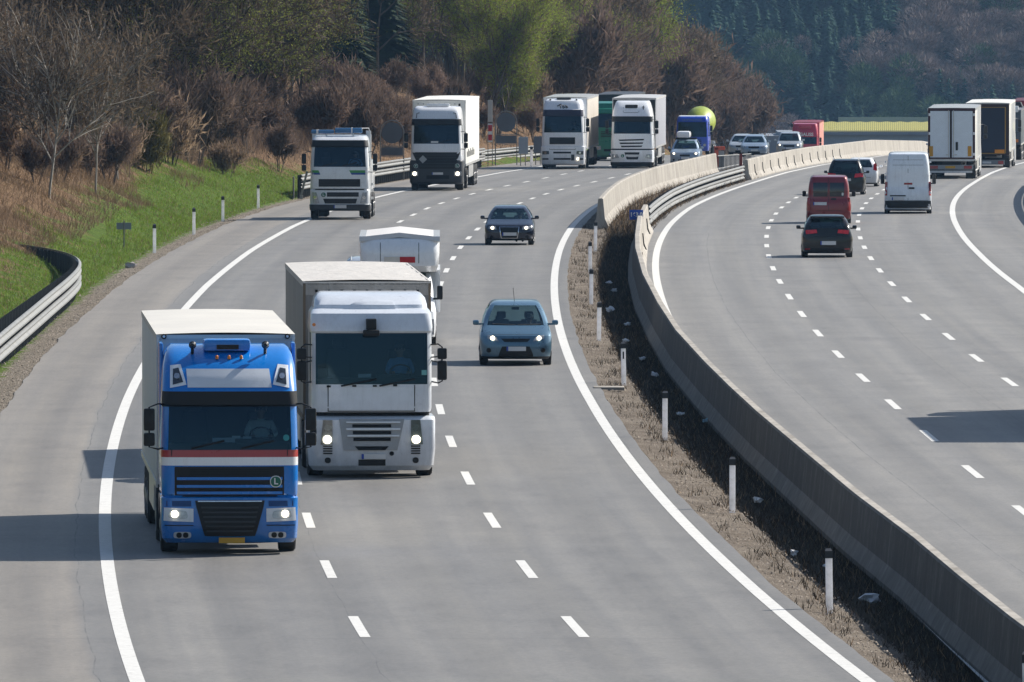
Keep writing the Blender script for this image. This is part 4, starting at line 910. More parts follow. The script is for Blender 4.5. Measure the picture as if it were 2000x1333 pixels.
# ================================================================ cars and vans
def car(X, Y, label, pm, w=.88, L=4.2, H=1.47, belt=.95, hoodz=.72, cowl=.95, rf=1.65, rr=.55, away=False, cat='car', fn=None, det=None, bow=.14, wr=.60,
        rearwin=True, sidewin=True, glass=None, name='parked', wheel_r=.32, belly='dark_plastic', tw=.0, rbelt=None, gx=0., group=None, winlow=0.):
    fn = fn or (RX if away else LX); h = -heading(fn, Y + (L if away else 3))
    if away: loc = (X + (fn(Y+L)-fn(Y)), Y + L, zr(Y+L)); h += pi
    else: loc = (X, Y, zr(Y))
    r = empty(name, loc, h, label, cat, group)
    g = H - belt; rb = L - .06; b2 = belt + winlow; g2 = H - .11 - b2
    lv = [(.17, .14, L-.12, w-.08, .3, .25, bow, .08), (.24, .04, L-.03, w-.02, .32, .25, bow, .08), (.42, .0, L, w, .32, .25, bow, .08), (.58, .02, L, w+.01, .32, .22, bow, .08),
          (hoodz-.03, .08, L-.01, w+.01, .34, .22, bow, .07), (hoodz+.03, .2, L-.02, w, .34, .2, bow, .07), (hoodz+.4*(belt-hoodz), cowl*.5, L-.03, w-.02, .3, .18, bow*.7, .06),
          (hoodz+.8*(belt-hoodz), cowl*.84, L-.05, w-.04, .25, .18, bow*.6, .06), (belt, cowl, L-.06 if rbelt is None else L-rbelt, w-.06, .2, .18, .12, .06)]
    if winlow: lv.append((b2, cowl + (rf-cowl)*winlow/(H-.11-belt), L-.08, w-.08, .2, .18, .12, .06))
    y1, y2 = lv[-1][1], lv[-1][2]; w1 = lv[-1][3]; yr = L - rr
    for t in (.33, .66, 1.): lv.append((b2+g2*t, y1+(rf-y1)*t + .03*sin(pi*t), y2+(yr-y2)*t + .05*sin(pi*t), w1+(wr-w1)*t + .03*sin(pi*t), .2, .18, .11, .05))
    lv += [(H-.06, rf+.18, yr-.02, wr-.035, .2, .2, .1, .04), (H-.02, rf+.45, yr-.2, wr-.1, .2, .2, .08, .03), (H, rf+.9, yr-.5, wr-.25, .2, .2, .05, .02)]
    k0 = 9 if winlow else 8; ns = 40
    mid = (b2 + H - .11)/2
    def cls(k, seg, i, n, c):
        if k < 1: return 'sill'
        if k0 <= k < k0+3:
            f = (i+.5)/n
            if seg == 'F' or (seg in ('FR', 'FL') and i < 1): return 'windscreen'
            if seg == 'B' and rearwin: return 'rear_window'
            if seg in ('SR', 'SL') and sidewin:
                for q_, (a_, b_) in enumerate(((.03, .42), (.46, .78), (.8, .93))):
                    if a_ < f < b_ and (q_ < 2 or k < k0+2): return 'side_window|%s%d' % (seg, q_)
                return 'body' if f < .03 or f > .79 else 'window_pillar|%s%d' % (seg, int(f > .6))
        return 'body'
    y_f, y_r = .82, L - .75
    P = loft(lv, cls, nf=12, na=4, ns=ns, nr=10, arches=((y_f, wheel_r, wheel_r+.06), (y_r, wheel_r, wheel_r+.06))); bv = bvh_of(P)
    gm = glass or GL
    for k, m in P.items(): m.build(k.split('|')[0], {'body': pm, 'sill': DK, 'window_pillar': DK}.get(k.split('|')[0], gm), r, 38)
    for yy in (y_f, y_r):
        for s in (-1, 1): wheel(r, s*(w-.1), yy, wheel_r, .21)
    MB().box(-w+.25, w-.25, .2, L-.2, .2, .3).box(-w+.24, w-.24, y_f-.5, y_f+.5, .3, .62).box(-w+.24, w-.24, y_r-.5, y_r+.4, .3, .62).build('floor_pan', CHS, r, 0)
    if sidewin or rearwin:
        MB().box(-w+.12, w-.12, cowl+.05, cowl+.5, belt-.3, belt-.02, 0, .06).build('dashboard', INT, r)
        for sx in (-.36, .36):
            yy = rf + .35
            MB().box(sx-.22, sx+.22, yy-.3, yy+.2, .35, .52, 0, .05).box(sx-.21, sx+.21, yy+.1, yy+.25, .5, belt+.12, 0, .06).box(sx-.12, sx+.12, yy+.13, yy+.22, belt+.14, belt+.32, 0, .04).build('seat', SEAT, r)
        yy = L - rr - .35
        MB().box(-w+.2, w-.2, yy-.2, yy-.05, .4, belt+.02, 0, .05).box(-.5, -.28, yy-.18, yy-.08, belt+.03, belt+.17, 0, .03).box(.28, .5, yy-.18, yy-.08, belt+.03, belt+.17, 0, .03).build('rear_bench', SEAT, r)
        st = [(.36+.18*cos(2*pi*q/14), rf-.12+.06*sin(2*pi*q/14), belt-.02+.17*sin(2*pi*q/14)) for q in range(15)]
        MB().tube(st, .014, 5, cap=False).build('steering_wheel', DK, r, 0); MB().box(-.1, .1, rf-.05, rf, H-.22, H-.15, 0, .02).build('inner_mirror', DK, r)
    my = cowl + .3
    for s in (-1, 1):
        MB().box(s*(w+.03) if s > 0 else s*(w+.03)-.16, s*(w+.03)+.16 if s > 0 else s*(w+.03), my-.08, my+.04, belt+.0, belt+.13+.1*tw, 0, .045).box(min(s*(w-.1), s*(w+.06)), max(s*(w-.1), s*(w+.06)), my-.05, my, belt-.0, belt+.05).build('side_mirror', pm if tw == 0 else DK, r, 40)
    if det: det(r, bv)
    return r
def front_det(hl, grille, intake, pl, lit=True, hm=None, gm=None, fog=None, chrome=False, slat=0):
    def f(r, bv):
        for s in (1, -1):
            q = mir(hl) if s < 0 else hl; cx = sum(p[0] for p in q)/4; cz = sum(p[1] for p in q)/4
            lamp(bv, r, q, (cx, cz) if lit else None, .055, .55, hm or LENS)
            if fog: disc(bv, r, 'fog_lamp', s*fog[0], fog[1], .06, DK)
        if chrome: patch(bv, r, 'grille_frame', [(p[0]*1.1, p[1] + (.02 if p[1] > .5 else -.02)) for p in grille], CHR, off=.012, rnd=.12)
        if grille: patch(bv, r, 'grille', grille, gm or DK, off=.02, rnd=.12, nu=8)
        if intake: patch(bv, r, 'lower_intake', intake, DK, off=.012, rnd=.25, nu=8)
        plate(bv, r, *pl)
        patches(bv, r, 'bonnet_seam', [[(-.6, pl[3]+.3), (.6, pl[3]+.3), (.6, pl[3]+.308), (-.6, pl[3]+.308)]], DK, off=.004) if not chrome else None
    return f
silver = paint('silver_paint', (.5, .54, .58), .35, .3); SB = paint('silver_blue_paint', (.3, .39, .5), .3, .3)
ICE = paint('ice_blue_paint', (.085, .19, .28), .45, .3); NAVY = paint('navy_paint', (.008, .012, .03), .3, .22); BLKP = mat('black_paint', (.003, .003, .004), .22, 0., .25, .1, back=(.02, .02, .02), spec=.4)
DRED = paint('dark_red_paint', (.22, .008, .018), .2, .3)
def ex_cmax(r, bv):
    front_det([(.43, .62), (.74, .7), (.73, .8), (.5, .74)], [(-.3, .62), (.3, .62), (.38, .7), (-.38, .7)], [(-.46, .24), (.46, .24), (.36, .5), (-.36, .5)], (-.24, .26, .385, .495), fog=(.7, .4))(r, bv)
    MB().tube([(-.02, 2.0, 1.6), (-.05, 2.15, 1.95)], .008).build('aerial', DK, r); patches(bv, r, 'wiper', [[(-.6, 1.05), (.0, 1.03), (.0, 1.045), (-.6, 1.07)], [(.05, 1.03), (.65, 1.04), (.65, 1.06), (.05, 1.05)]], DK, off=.02, nu=6)
r = car(.1, 325, 'ice blue compact people carrier with lit headlamps beside the long white line', ICE, .915, 4.35, 1.62, 1.02, .8, .8, 1.62, .35, det=ex_cmax, wr=.66, name='blue_car')
driver(.36, 1.45, .52, 'driver in the ice blue car', 'grey', r.rotation_euler[2], r.location, .9)
def ex_audi(r, bv):
    front_det([(.46, .56), (.76, .6), (.76, .7), (.5, .7)], [(-.28, .27), (.28, .27), (.34, .66), (-.34, .66)], [(-.85, .2), (.85, .2), (.8, .24), (-.8, .24)], (-.26, .27, .35, .47), chrome=True, fog=(.66, .3))(r, bv)
r = car(-.1, 461, 'dark navy hatchback with chrome-framed grille and lit headlamps', NAVY, .885, 4.2, 1.42, .93, .72, .95, 1.65, .5, det=ex_audi, wr=.62, name='navy_car')
driver(.36, 1.5, .42, 'driver in the dark navy hatchback', 'grey', r.rotation_euler[2], r.location, .88)
def ex_hid(r, bv):
    front_det([(.5, .62), (.8, .66), (.8, .78), (.52, .76)], Q(-.4, .4, .55, .68), Q(-.4, .4, .25, .4), (-.26, .26, .42, .53))(r, bv)
    for s in (-1, 1): MB().tube([(s*.56, 1.8, 1.5), (s*.56, 1.9, 1.57), (s*.56, 3.5, 1.57), (s*.56, 3.6, 1.5)], .02).build('roof_rail', ALU, r)
car(-4.2, 371, 'silver estate car with roof rails, almost hidden behind the white box van', silver, .88, 4.4, 1.6, .96, .76, det=ex_hid, wr=.68, name='silver_car')
def ex_box(r, bv):
    front_det([(.5, .62), (.8, .68), (.8, .8), (.52, .8)], Q(-.3, .3, .55, .66), Q(-.4, .4, .25, .38), (-.26, .26, .4, .5), fog=(.66, .35))(r, bv)
    MB().box(-.55, .25, 1.5, 3.3, 1.62, 2.0, 0, .14).build('roof_box', WHT, r, 50); MB().box(-.6, .6, 1.9, 1.96, 1.52, 1.62).box(-.6, .6, 2.9, 2.96, 1.52, 1.62).build('roof_bar', DK, r)
car(10.2, 745, 'silver-blue car carrying a white roof box in front of the blue mixer', SB, .87, 4.3, 1.56, .98, .8, .85, 1.5, det=ex_box, name='blue_car', wr=.62)
skoda = front_det([(.5, .6), (.8, .64), (.8, .76), (.52, .74)], Q(-.36, .36, .58, .7), Q(-.4, .4, .22, .36), (-.26, .26, .4, .5), lit=False)
car(15.75, 868, 'white-silver car behind the black fence, left of its look-alike', silver, .87, 4.5, 1.45, .94, .74, det=skoda, name='silver_car')
car(16.0, 835, 'light blue-silver saloon behind the black fence, right one of the pair', SB, .88, 4.5, 1.45, .94, .74, det=skoda, name='silver_car')
car(19.85, 905, 'pale silver people carrier in front of the far red truck', silver, .9, 4.4, 1.66, 1.02, .84, .8, 1.45, .4, det=front_det([(.5, .66), (.8, .7), (.8, .84), (.52, .8)], Q(-.4, .4, .6, .74), Q(-.5, .5, .22, .42), (-.26, .26, .45, .56)), name='silver_car', wr=.68)
# small white box truck
def luton():
    r = car(-3.04, 341, 'white van-based lorry with a box over its cab and red and white panel', WHT, .98, 5.6, 2.05, 1.22, .95, .75, 1.35, .3, cat='lorry', name='box_lorry', wr=.82, rearwin=False, bow=.1, wheel_r=.35, tw=2.5,
        det=lambda r, bv: (lamp(bv, r, [(.6, .8), (.85, .8), (.86, 1.08), (.68, 1.05)], None, .07, .2), lamp(bv, r, mir([(.6, .8), (.85, .8), (.86, 1.08), (.68, 1.05)]), None, .07, .2), patch(bv, r, 'bumper', Q(-.93, .93, .22, .72), mat('bumper_mid_grey', (.2, .21, .23), .6), off=.03, nu=10, rnd=.05), patch(bv, r, 'grille', Q(-.45, .45, .8, .98), DK, off=.02, rnd=.15), plate(bv, r, -.26, .26, .4, .5)))
    lv = [(1.98, .9, 7.4, 1.0, .25, .05, .1, 0), (2.15, .45, 7.4, 1.05, .3, .05, .12, 0), (2.5, .35, 7.4, 1.08, .35, .05, .14, 0), (2.85, .5, 7.4, 1.08, .3, .05, .12, 0), (2.93, .6, 7.4, 1.07, .25, .05, .1, 0)]
    P = loft(lv, lambda *a: 'b', nf=14); bv = bvh_of(P); bx = P['b'].build('cab_box', WHT, r, 40)
    a = patch(bv, r, 'white_panel', Q(-.42, .0, 2.24, 2.4), mat('panel_cream', (.7, .68, .64), .5), off=.02); patch(bv, r, 'red_panel', Q(.01, .42, 2.24, 2.4), mat('panel_red', (.5, .01, .02), .5), off=.02)
    V, F = [], []
    for i, x in enumerate((-1.08, -.5, 0, .5, 1.08)):
        zt = 3.05 - .1*abs(x)/1.1*1.2
        V += [(x, .55, zt-.12), (x, .6, zt), (x, 7.4, zt)]
    for i in range(4):
        for q in range(2): F.append((3*i+q, 3*i+3+q, 3*i+4+q, 3*i+1+q))
    MB().add(V, F).build('tarp_roof', mat('tarp_roof_white', (.7, .68, .66), .6), r, 20); MB().box(-1.1, 1.1, 2.2, 7.4, .85, 2.0).box(-1.09, 1.09, .62, 7.38, 2.8, 2.95).build('load_body', WHT, r)
    for xx in (-.52, .52): patch(bv, r, 'vertical_seam', Q(xx-.008, xx+.008, 2.1, 2.88), GRY, off=.006, nu=1, nv=6)
luton()
# --- seen from behind (local +x is image left)
def rear_det(lamps, win=None, pl=None, refl=None, seam=None, lit=True, extra=None):
    def f(r, bv):
        for s in (1, -1):
            q = mir(lamps) if s < 0 else lamps; patch(bv, r, 'tail_light', q, REDD if lit else REDL, 'B', .015, 4, 3, .2)
            if refl: q = mir(refl) if s < 0 else refl; patch(bv, r, 'reflector', q, REDL, 'B', .012, 2, 1)
        if pl: plate(bv, r, *pl, d='B')
        if seam: patches(bv, r, 'bumper_seam', [Q(-.8, .8, seam, seam+.014)], DK, 'B', .004)
        if extra: extra(r, bv)
    return f
car(11.0, 440, 'black hatchback seen from behind, nearest car on the far carriageway', BLKP, .875, 4.2, 1.5, .95, .74, .9, 1.6, .62, away=True, det=rear_det([(.35, .88), (.74, .84), (.76, .98), (.38, 1.0)], None, (-.3, .24, .47, .6), Q(.55, .78, .3, .35), .74,
    extra=lambda r, bv: (patch(bv, r, 'lower_valance', Q(-.6, .6, .2, .36), DK, 'B', .02, rnd=.2), MB().box(-.6, .6, 3.55, 3.75, 1.4, 1.46, 0, .02).build('roof_spoiler', BLKP, r))), winlow=.1, wr=.63, name='black_car')
def caddy_x(r, bv):
    for s in (-1, 1): patch(bv, r, 'rear_door_window', Q(s*.33-.29, s*.33+.29, 1.12, 1.68), GLD, 'B', .01, rnd=.08)
    patches(bv, r, 'door_seam', [Q(-.008, .008, .55, 1.85)], DK, 'B', .006, nu=1, nv=6); patch(bv, r, 'door_handle', Q(-.3, -.1, .99, 1.06), DK, 'B', .03)
    patch(bv, r, 'rear_bumper', Q(-.86, .86, .25, .5), DRED, 'B', .05, 8, 3, .05); patch(bv, r, 'sticker', Q(-.6, -.52, 1.16, 1.28), WHS, 'B', .02, rnd=.8)
car(12.7, 506, 'dark red panel van seen from behind, in front of the black hatchback', DRED, .885, 4.4, 1.96, 1.05, .85, .8, 1.5, .14, away=True, cat='van', det=rear_det([(.76, .55), (.88, .55), (.86, 1.08), (.74, 1.08)], None, (.08, .62, .78, .9), None, .55, False, caddy_x), rearwin=False, sidewin=True, wr=.74, name='panel_van', tw=1, glass=GLD)
def spr(r, bv):
    patches(bv, r, 'door_seam', [Q(-.008, .008, .62, 2.5), Q(-.84, .84, .61, .62), Q(-.8, .8, 2.1, 2.112), Q(-.8, .8, 2.32, 2.33)], GRY, 'B', .006, nu=8, nv=3)
    patch(bv, r, 'brake_light', Q(-.18, .17, 1.28, 1.36), REDL, 'B', .012); patch(bv, r, 'door_handle', Q(-.27, -.03, 1.1, 1.17), DK, 'B', .03, rnd=.4)
    patch(bv, r, 'plate_bar', Q(.1, .76, .79, .84), DK, 'B', .02); patch(bv, r, 'rear_bumper', Q(-.97, .97, .3, .6), DK, 'B', .05, 10, 3, .05)
    for s in (-1, 1):
        for z in (.9, 1.7, 2.2): MB().box(s*.95-.03, s*.95+.03, 5.86, 5.92, z, z+.08).build('hinge', WHT, r, 0)
car(16.7, 532, 'tall white delivery van seen from behind', paint('van_white', (.84, .89, .95), dirt=.06), .985, 5.9, 2.62, 1.2, .95, .7, 1.5, .12, away=True, cat='van', det=rear_det([(.88, .82), (.98, .82), (.965, 1.4), (.87, 1.4)], None, (.16, .68, .63, .75), None, None, False, spr), rearwin=False, sidewin=False, wr=.83, name='delivery_van', wheel_r=.35, tw=3)
car(15.8, 598, 'black sport utility car beyond the red van, seen from behind', BLKP, .895, 4.4, 1.72, 1.0, .85, .85, 1.6, .5, away=True, det=rear_det([(.42, .86), (.84, .9), (.84, 1.08), (.46, 1.04)], None, (-.26, .26, .7, .82), None, .6,
    extra=lambda r, bv: [MB().tube([(s*.6, 1.9, 1.68), (s*.6, 2.0, 1.75), (s*.6, 3.5, 1.75), (s*.6, 3.6, 1.68)], .018).build('roof_rail', ALU, r) for s in (-1, 1)]), wr=.66, winlow=.08, name='black_car')
car(17.5, 633, 'small white hatchback just ahead of the black sport utility car', WHT, .84, 4.0, 1.48, .95, .74, .85, 1.5, .5, away=True, det=rear_det([(.62, .88), (.82, .84), (.78, 1.22), (.64, 1.2)], None, (-.26, .26, .55, .66), None, .5), wr=.6, winlow=.06, name='white_car')
car(27.2, 800, 'white car almost hidden left of the white trailer, far off', WHT, .87, 4.2, 1.5, .95, .74, away=True, det=rear_det([(.6, .86), (.84, .86), (.8, 1.2), (.64, 1.2)], None, (-.26, .26, .55, .66)), name='white_car')

# --- lorries going away
def away_truck(X, Y, label, cabcol, tr, det, L=16.55, name='articulated_lorry'):
    lv = [T(.25,.1,1.2), T(.35,.0,1.24,.2), T(1.2,.02,1.24,.2), T(2.1,.08,1.2,.2), T(2.9,.19,1.17,.2), T(3.3,.26,1.16,.26), T(3.7,1.0,1.0,.3)]
    r = empty(name, (X + RX(Y+L)-RX(Y), Y+L, zr(Y+L)), pi - heading(RX, Y+L/2), label, 'truck')
    bv = cab(r, lv, ['cab_body']*3 + ['w'] + ['cab_body']*3, {'cab_body': cabcol}, None); interior(r, 1.4, 2.1); chassis(r, 6.2, ((1.45, 0), (5.1, 1)))
    for s in (-1, 1): mirror(r, s*1.36, 2., 2.7, s, .19)
    trailer(r, 2.95, L-2.95, *tr); det(r, L); return r
def rbox(r, name, x0, x1, z0, z1, m, L, t=.03, bev=0., y=0.): return MB().box(-x1, -x0, L+y, L+y+t, z0, z1, 0, bev).build(name, m, r, 0)
def det1(r, L):
    fr = mat('frame_maroon', (.05, .012, .018), .6); pan = mat('door_panel', (.76, .84, .93), .45, .1, dirt=.08)
    rbox(r, 'rear_frame', -1.25, 1.25, 1.22, 3.92, fr, L, .05)
    for a, b in ((-1.13, -.09), (.02, 1.12)): rbox(r, 'rear_door', a, b, 1.3, 3.76, pan, L, .03, .01, .045)
    for x in (-.16, .1): MB().tube([(-x, L+.1, 1.3), (-x, L+.1, 3.8)], .018).build('lock_rod', ALU, r)
    for x in (-.3, .14): MB().box(-x-.16, -x, L+.09, L+.12, 1.42, 1.46).build('lock_handle', ALU, r, 0)
    rbox(r, 'handle_box', .22, .34, 1.68, 2.12, DK, L, .04, 0, .07)
    rbox(r, 'centre_seal', -.05, -.01, 1.28, 3.85, BLK, L, .04, 0, .05)
    for a in (-1.2, .84): rbox(r, 'amber_panel', a+.02, a+.22, 1.36, 1.9, mat('amber_stripe', (.62, .3, .01), .5), L, .02, 0, .078)
    for z in (3.5, 2.5, 1.4):
        for x in (-1.22, 1.14): rbox(r, 'hinge', x, x+.1, z, z+.14, WHT, L, .03, 0, .05)
    rbox(r, 'rear_beam', -1.2, 1.2, 1.1, 1.2, ALU, L, .05); rbox(r, 'light_bar', -1.2, 1.15, .66, .9, mat('light_bar_grey', (.3, .32, .34), .6), L, .05)
    for a in (-1.14, .66): rbox(r, 'tail_light', a, a+.42, .7, .86, REDL, L, .03, 0, .05)
    rbox(r, 'number_plate', -.33, .2, .72, .85, PLY, L, .02, 0, .05); rbox(r, 'under_run_bar', -1.15, 1.1, .48, .6, WH2, L, .06)
    rbox(r, 'mud_flap', .75, 1.15, .1, .5, DK, L, .02, 0, -.3); rbox(r, 'mud_flap', -1.15, -.75, .1, .5, DK, L, .02, 0, -.3)
away_truck(23.3, 669, 'white trailer with two rear doors and amber stripes, behind the white van', WHT, (3.95, WHT, WHT, WHT), det1)
def det2(r, L):
    nv = mat('navy_tarp', (.008, .016, .045), .55, dirt=.2); go = mat('gold_edge', (.4, .23, .03), .5)
    rbox(r, 'rear_frame', -1.25, 1.25, .95, 3.9, mat('frame_dark_maroon', (.03, .01, .012), .6), L, .05); rbox(r, 'rear_tarp', -1.2, 1.0, 1.1, 3.68, nv, L, .03, .0, .045)
    rbox(r, 'gold_edging', 1.0, 1.06, 1.05, 3.72, go, L, .04, 0, .045); rbox(r, 'gold_edging', -1.1, 1.0, 3.685, 3.72, go, L, .04, 0, .045); rbox(r, 'gold_edging', -1.1, 1.0, 1.02, 1.06, go, L, .04, 0, .045)
    rbox(r, 'orange_panel', .42, .98, 1.06, 1.26, mat('orange_panel', (.8, .3, .02), .5), L, .03, 0, .08)
    rbox(r, 'light_bar', -1.1, 1.0, .38, .66, mat('light_bar_dark', (.2, .22, .24), .6), L, .05)
    for a in (-1.05, .62): rbox(r, 'tail_light', a, a+.3, .42, .6, REDL, L, .03, 0, .05)
    rbox(r, 'number_plate', -.3, .22, .45, .57, PLT, L, .02, 0, .05)
away_truck(27.5, 730, 'trailer with navy blue rear tarpaulin in a gold and dark frame', WHT, (4.0, WHT, WHT, mat('roof_plain', (.75, .74, .7), .5)), det2)
def det3(r, L):
    rbox(r, 'rear_door', -1.15, 1.15, 1.3, 3.0, mat('slate_door', (.1, .12, .15), .5), L, .05); rbox(r, 'amber_panel', .3, 1.1, 1.3, 1.5, AMB, L, .03, 0, .06); rbox(r, 'light_bar', -1.2, 1.2, .5, .8, DK, L, .05)
    MB().box(-1.1, -.4, L-.5, L+.1, 3.2, 3.6, 0, .05).build('load_cover', WHT, r)
away_truck(31.0, 800, 'dark grey lorry half hidden behind the navy trailer', GRY, (3.4, mat('slate_side', (.08, .1, .12), .5), GRY, mat('slate_roof', (.16, .16, .18), .5)), det3, 12.)
def det4(r, L):
    Rd = paint('crimson_paint', (.3, .01, .03)); rbox(r, 'rear_door', -1.2, 1.2, 1.2, 3.85, Rd, L, .05); rbox(r, 'rear_lettering', -1.1, .2, 3.5, 3.62, WHS, L, .02, 0, .052)
    for k in range(3): rbox(r, 'rear_lettering', -1.1, -.5, 2.0-.2*k, 2.1-.2*k, WHS, L, .02, 0, .052)
    rbox(r, 'tail_light', -1.15, -.75, .7, .9, REDD, L, .04)
away_truck(34.0, 826, 'crimson lorry cut by the right edge of the photo', paint('crimson_paint', (.3, .01, .03)), (4.0, MC['crimson_paint'], MC['crimson_paint'], MC['crimson_paint']), det4)
away_truck(14.85, 279.5, 'lorry just outside the right edge, only its shadow falls across the far lane', WHT, (4.0, WHT, WHT, WHT), lambda r, L: (rbox(r, 'rear_door', -1.2, 1.2, 1.2, 3.85, ALU, L, .04), rbox(r, 'light_bar', -1.2, 1.2, .5, .8, DK, L, .04)))

# ================================================================ street furniture

def postmat():
    k_ = N('post_white'); P_ = k_.n('TexCoord').outputs['Object']; f_ = k_.noise(7, 5, P_, .7); a_ = k_.ramp(f_, [(.3, (.75,.75,.74)), (.55, (.95,.95,.97))]); k_.l(a_, k_.b.inputs['Base Color']); k_.b.inputs['Roughness'].default_value = .4
    tl = k_.n('BsdfTranslucent'); k_.l(a_, tl.inputs[0]); mx = k_.n('MixShader'); mx.inputs[0].default_value = .5; k_.l(k_.b.outputs[0], mx.inputs[1]); k_.l(tl.outputs[0], mx.inputs[2]); k_.l(mx.outputs[0], k_.out.inputs[0]); return k_.m
PW = postmat(); PK = mat('post_black', (.02, .02, .022), .5)
def post_proto():
    r = empty('delineator_post', label='x', cat='road post')
    m = MB(); m.add([(-.06, -.05, -.1), (.06, -.05, -.1), (.04, .06, -.1), (-.04, .06, -.1), (-.06, -.05, .88), (.06, -.05, .88), (.04, .06, .88), (-.04, .06, .88)], [(0,1,5,4),(1,2,6,5),(3,0,4,7)]); m.build('shaft', PW, r, 0)
    m = MB(); m.add([(-.063, -.053, .88), (.063, -.053, .88), (.042, .063, .88), (-.042, .063, .88), (-.063, -.053, 1.0), (.063, -.053, 1.0), (.042, .063, 1.04), (-.042, .063, 1.04)], [(0,3,2,1),(4,5,6,7),(0,1,5,4),(1,2,6,5),(2,3,7,6),(3,0,4,7)]); m.build('cap', PK, r, 0)
    return r
pp = post_proto(); first = True
POSTS = [(5.3, 210.5, 'white post in front, right of the white litter bag'), (4.3, 246, 'white post second from the bottom on the median gravel'), (3.4, 280, 'median post third from the bottom with grey scuffs'), (2.78, 313, 'median post with a black slot mark near its top', 1),
         (2.4, 348, 'median post level with the ice blue car'), (2.4, 383, 'median post below the overlapping pair of posts'), (2.6, 420, 'upper one of the two overlapping median posts'), (3.0, 454, 'farthest median post, at the foot of the beige wall'), (7.4, 181, 'white post cut off by the bottom edge at the right')]
for p in POSTS:
    o = pp if first else copy_tree(pp); first = False
    o.location = (p[0], p[1], zr(p[1]) - .04); o.rotation_euler = (random.uniform(-.02, .02), random.uniform(-.02, .02), random.uniform(-.1, .1)); tag(o, p[2], 'road post', 'white posts along the median')
    if len(p) > 3: MB().box(-.02, .02, -.056, -.05, .62, .8).build('slot_mark', PK, o, 0)
for p in [(-12.75, 450, 'white roadside post right of the small sign on the grass'), (-12.2, 484, 'second roadside post on the left verge'), (-11.8, 515, 'third roadside post on the left verge'), (-11.1, 552, 'farthest post on the left verge, below the brown shrubs')]:
    o = copy_tree(pp); o.location = (p[0], p[1], zr(p[1]) + bank_h(LE(p[1])-p[0], p[1], p[0])-.02); o.rotation_euler = (0, 0, 0); tag(o, p[2], 'road post', 'white posts along the left verge')
    for c in list(o.children):
        if c.name.startswith('slot'): bpy.data.objects.remove(c)
# kilometre plate
k = empty('kilometre_sign', (4.55, 462, zr(462)), 0, 'small blue kilometre plate reading 163.0 beside the concrete barrier', 'sign')
MB().tube([(0, 0, -.1), (0, 0, 1.25)], .03).build('pole', M_GALV, k); pl_ = MB().box(-.25, .25, -.05, -.03, .92, 1.28, 0, .004).build('plate', mat('sign_blue', (.005, .07, .42), .4), k, 0)
text3d('163.0', .21, WHS, 'lettering', pl_, (0, -.056, 1.1), bold=.008)
# small sign seen from behind
k = empty('small_sign', (-13.9, 452, zr(452)+bank_h(1.5, 452, -13.9)), 0, 'small grey sign back on a thin pole in the grass', 'sign')
MB().tube([(0, 0, -.2), (0, 0, 1.0)], .025).build('pole', M_GALV, k); MB().box(-.27, .26, .0, .03, .68, .92).build('board', mat('sign_back', (.2, .23, .26), .5), k, 0)
def ground_at(X, Y): return zr(Y) + (bank_h(LE(Y)-X, Y, X) if X < LE(Y) else 0)
SBK = mat('sign_back_slate', (.09, .105, .13), .5)
def round_sign(X, Y, label, sc=1.):
    g = ground_at(X, Y); k = empty('round_topped_sign', (X, Y, g), 0, label, 'sign')
    pts = [(-.62, 0, -.2), (-.62, 0, 2.5)] + [(-.62*cos(t), 0, 2.5+.62*sin(t)) for t in np.linspace(.15, pi-.15, 9)] + [(.62, 0, 2.5), (.62, 0, -.2)]
    MB().tube(pts, .035, 6).tube([(-.62, 0, 1.75), (.62, 0, 1.75)], .025).tube([(-.62, 0, 1.2), (.62, 0, 1.2)], .02).build('frame', M_GALV, k)
    MB().lathe([(-.01, .56), (.01, .56)], 28, c=(0, .0, 2.46), axis='y').box(-.006, .006, -.02, .0, 1.95, 3.0).build('disc', SBK, k, 30); MB().box(-.58, .58, -.01, .01, 1.24, 1.7).build('board', SBK, k, 0); k.scale = (sc,)*3
round_sign(-6.35, 668, 'round topped sign back in the bushes left of the white truck with the V grille', 1.0); round_sign(-.35, 752, 'round sign back on a frame right of the red and white marker', 1.03)
def marker(X, Y):
    k = empty('marker_board', (X, Y, ground_at(X, Y)), 0, 'tall red and white striped marker on two poles above the guardrail', 'sign'); MB().tube([(-.13, 0, -.2), (-.13, 0, 3.9)], .025).tube([(.13, 0, -.2), (.13, 0, 3.9)], .025).build('pole', M_GALV, k)
    MB().box(-.14, .14, -.04, -.02, 1.4, 2.5).build('board', WHS, k, 0); MB().box(-.12, .12, -.05, -.042, 1.5, 1.85).box(-.12, .12, -.05, -.042, 2.05, 2.42).build('red_band', mat('sign_red', (.5, .015, .03), .4), k, 0)
    MB().box(-.14, .14, -.04, .04, 2.6, 3.9, 0, .01).build('upper_box', mat('upper_box_grey', (.5, .5, .48), .5), k, 0)
marker(-1.3, 750)
for X, Y, m_, lb in ((.65, 745, mat('cabinet_light', (.3, .36, .42), .5), 'light grey sign back beside the round sign'), (1.55, 752, mat('cabinet_dark', (.1, .11, .13), .5), 'dark grey sign back left of the white truck with the purple visor')):
    k = empty('sign_panel', (X, Y, ground_at(X, Y)), R(20), lb, 'sign'); MB().tube([(-.15, 0, -.2), (-.15, 0, 1.75)], .03).tube([(.15, 0, -.2), (.15, 0, 1.75)], .03).build('pole', M_GALV, k); MB().box(-.3, .3, -.06, -.02, .7, 1.7, 0, .02).build('board', m_, k, 0)
k = copy_tree(pp); k.location = (1.15, 738, ground_at(1.15, 738)); k.scale = (1.4, 1.4, 1.15); tag(k, 'thick white post between the two grey sign backs', 'road post', 'white posts along the left verge')
k = copy_tree(pp); k.location = (-2.0, 735, ground_at(-2.0, 735)+.6); tag(k, 'slim post behind the guardrail left of the red and white marker', 'road post', 'white posts along the left verge')
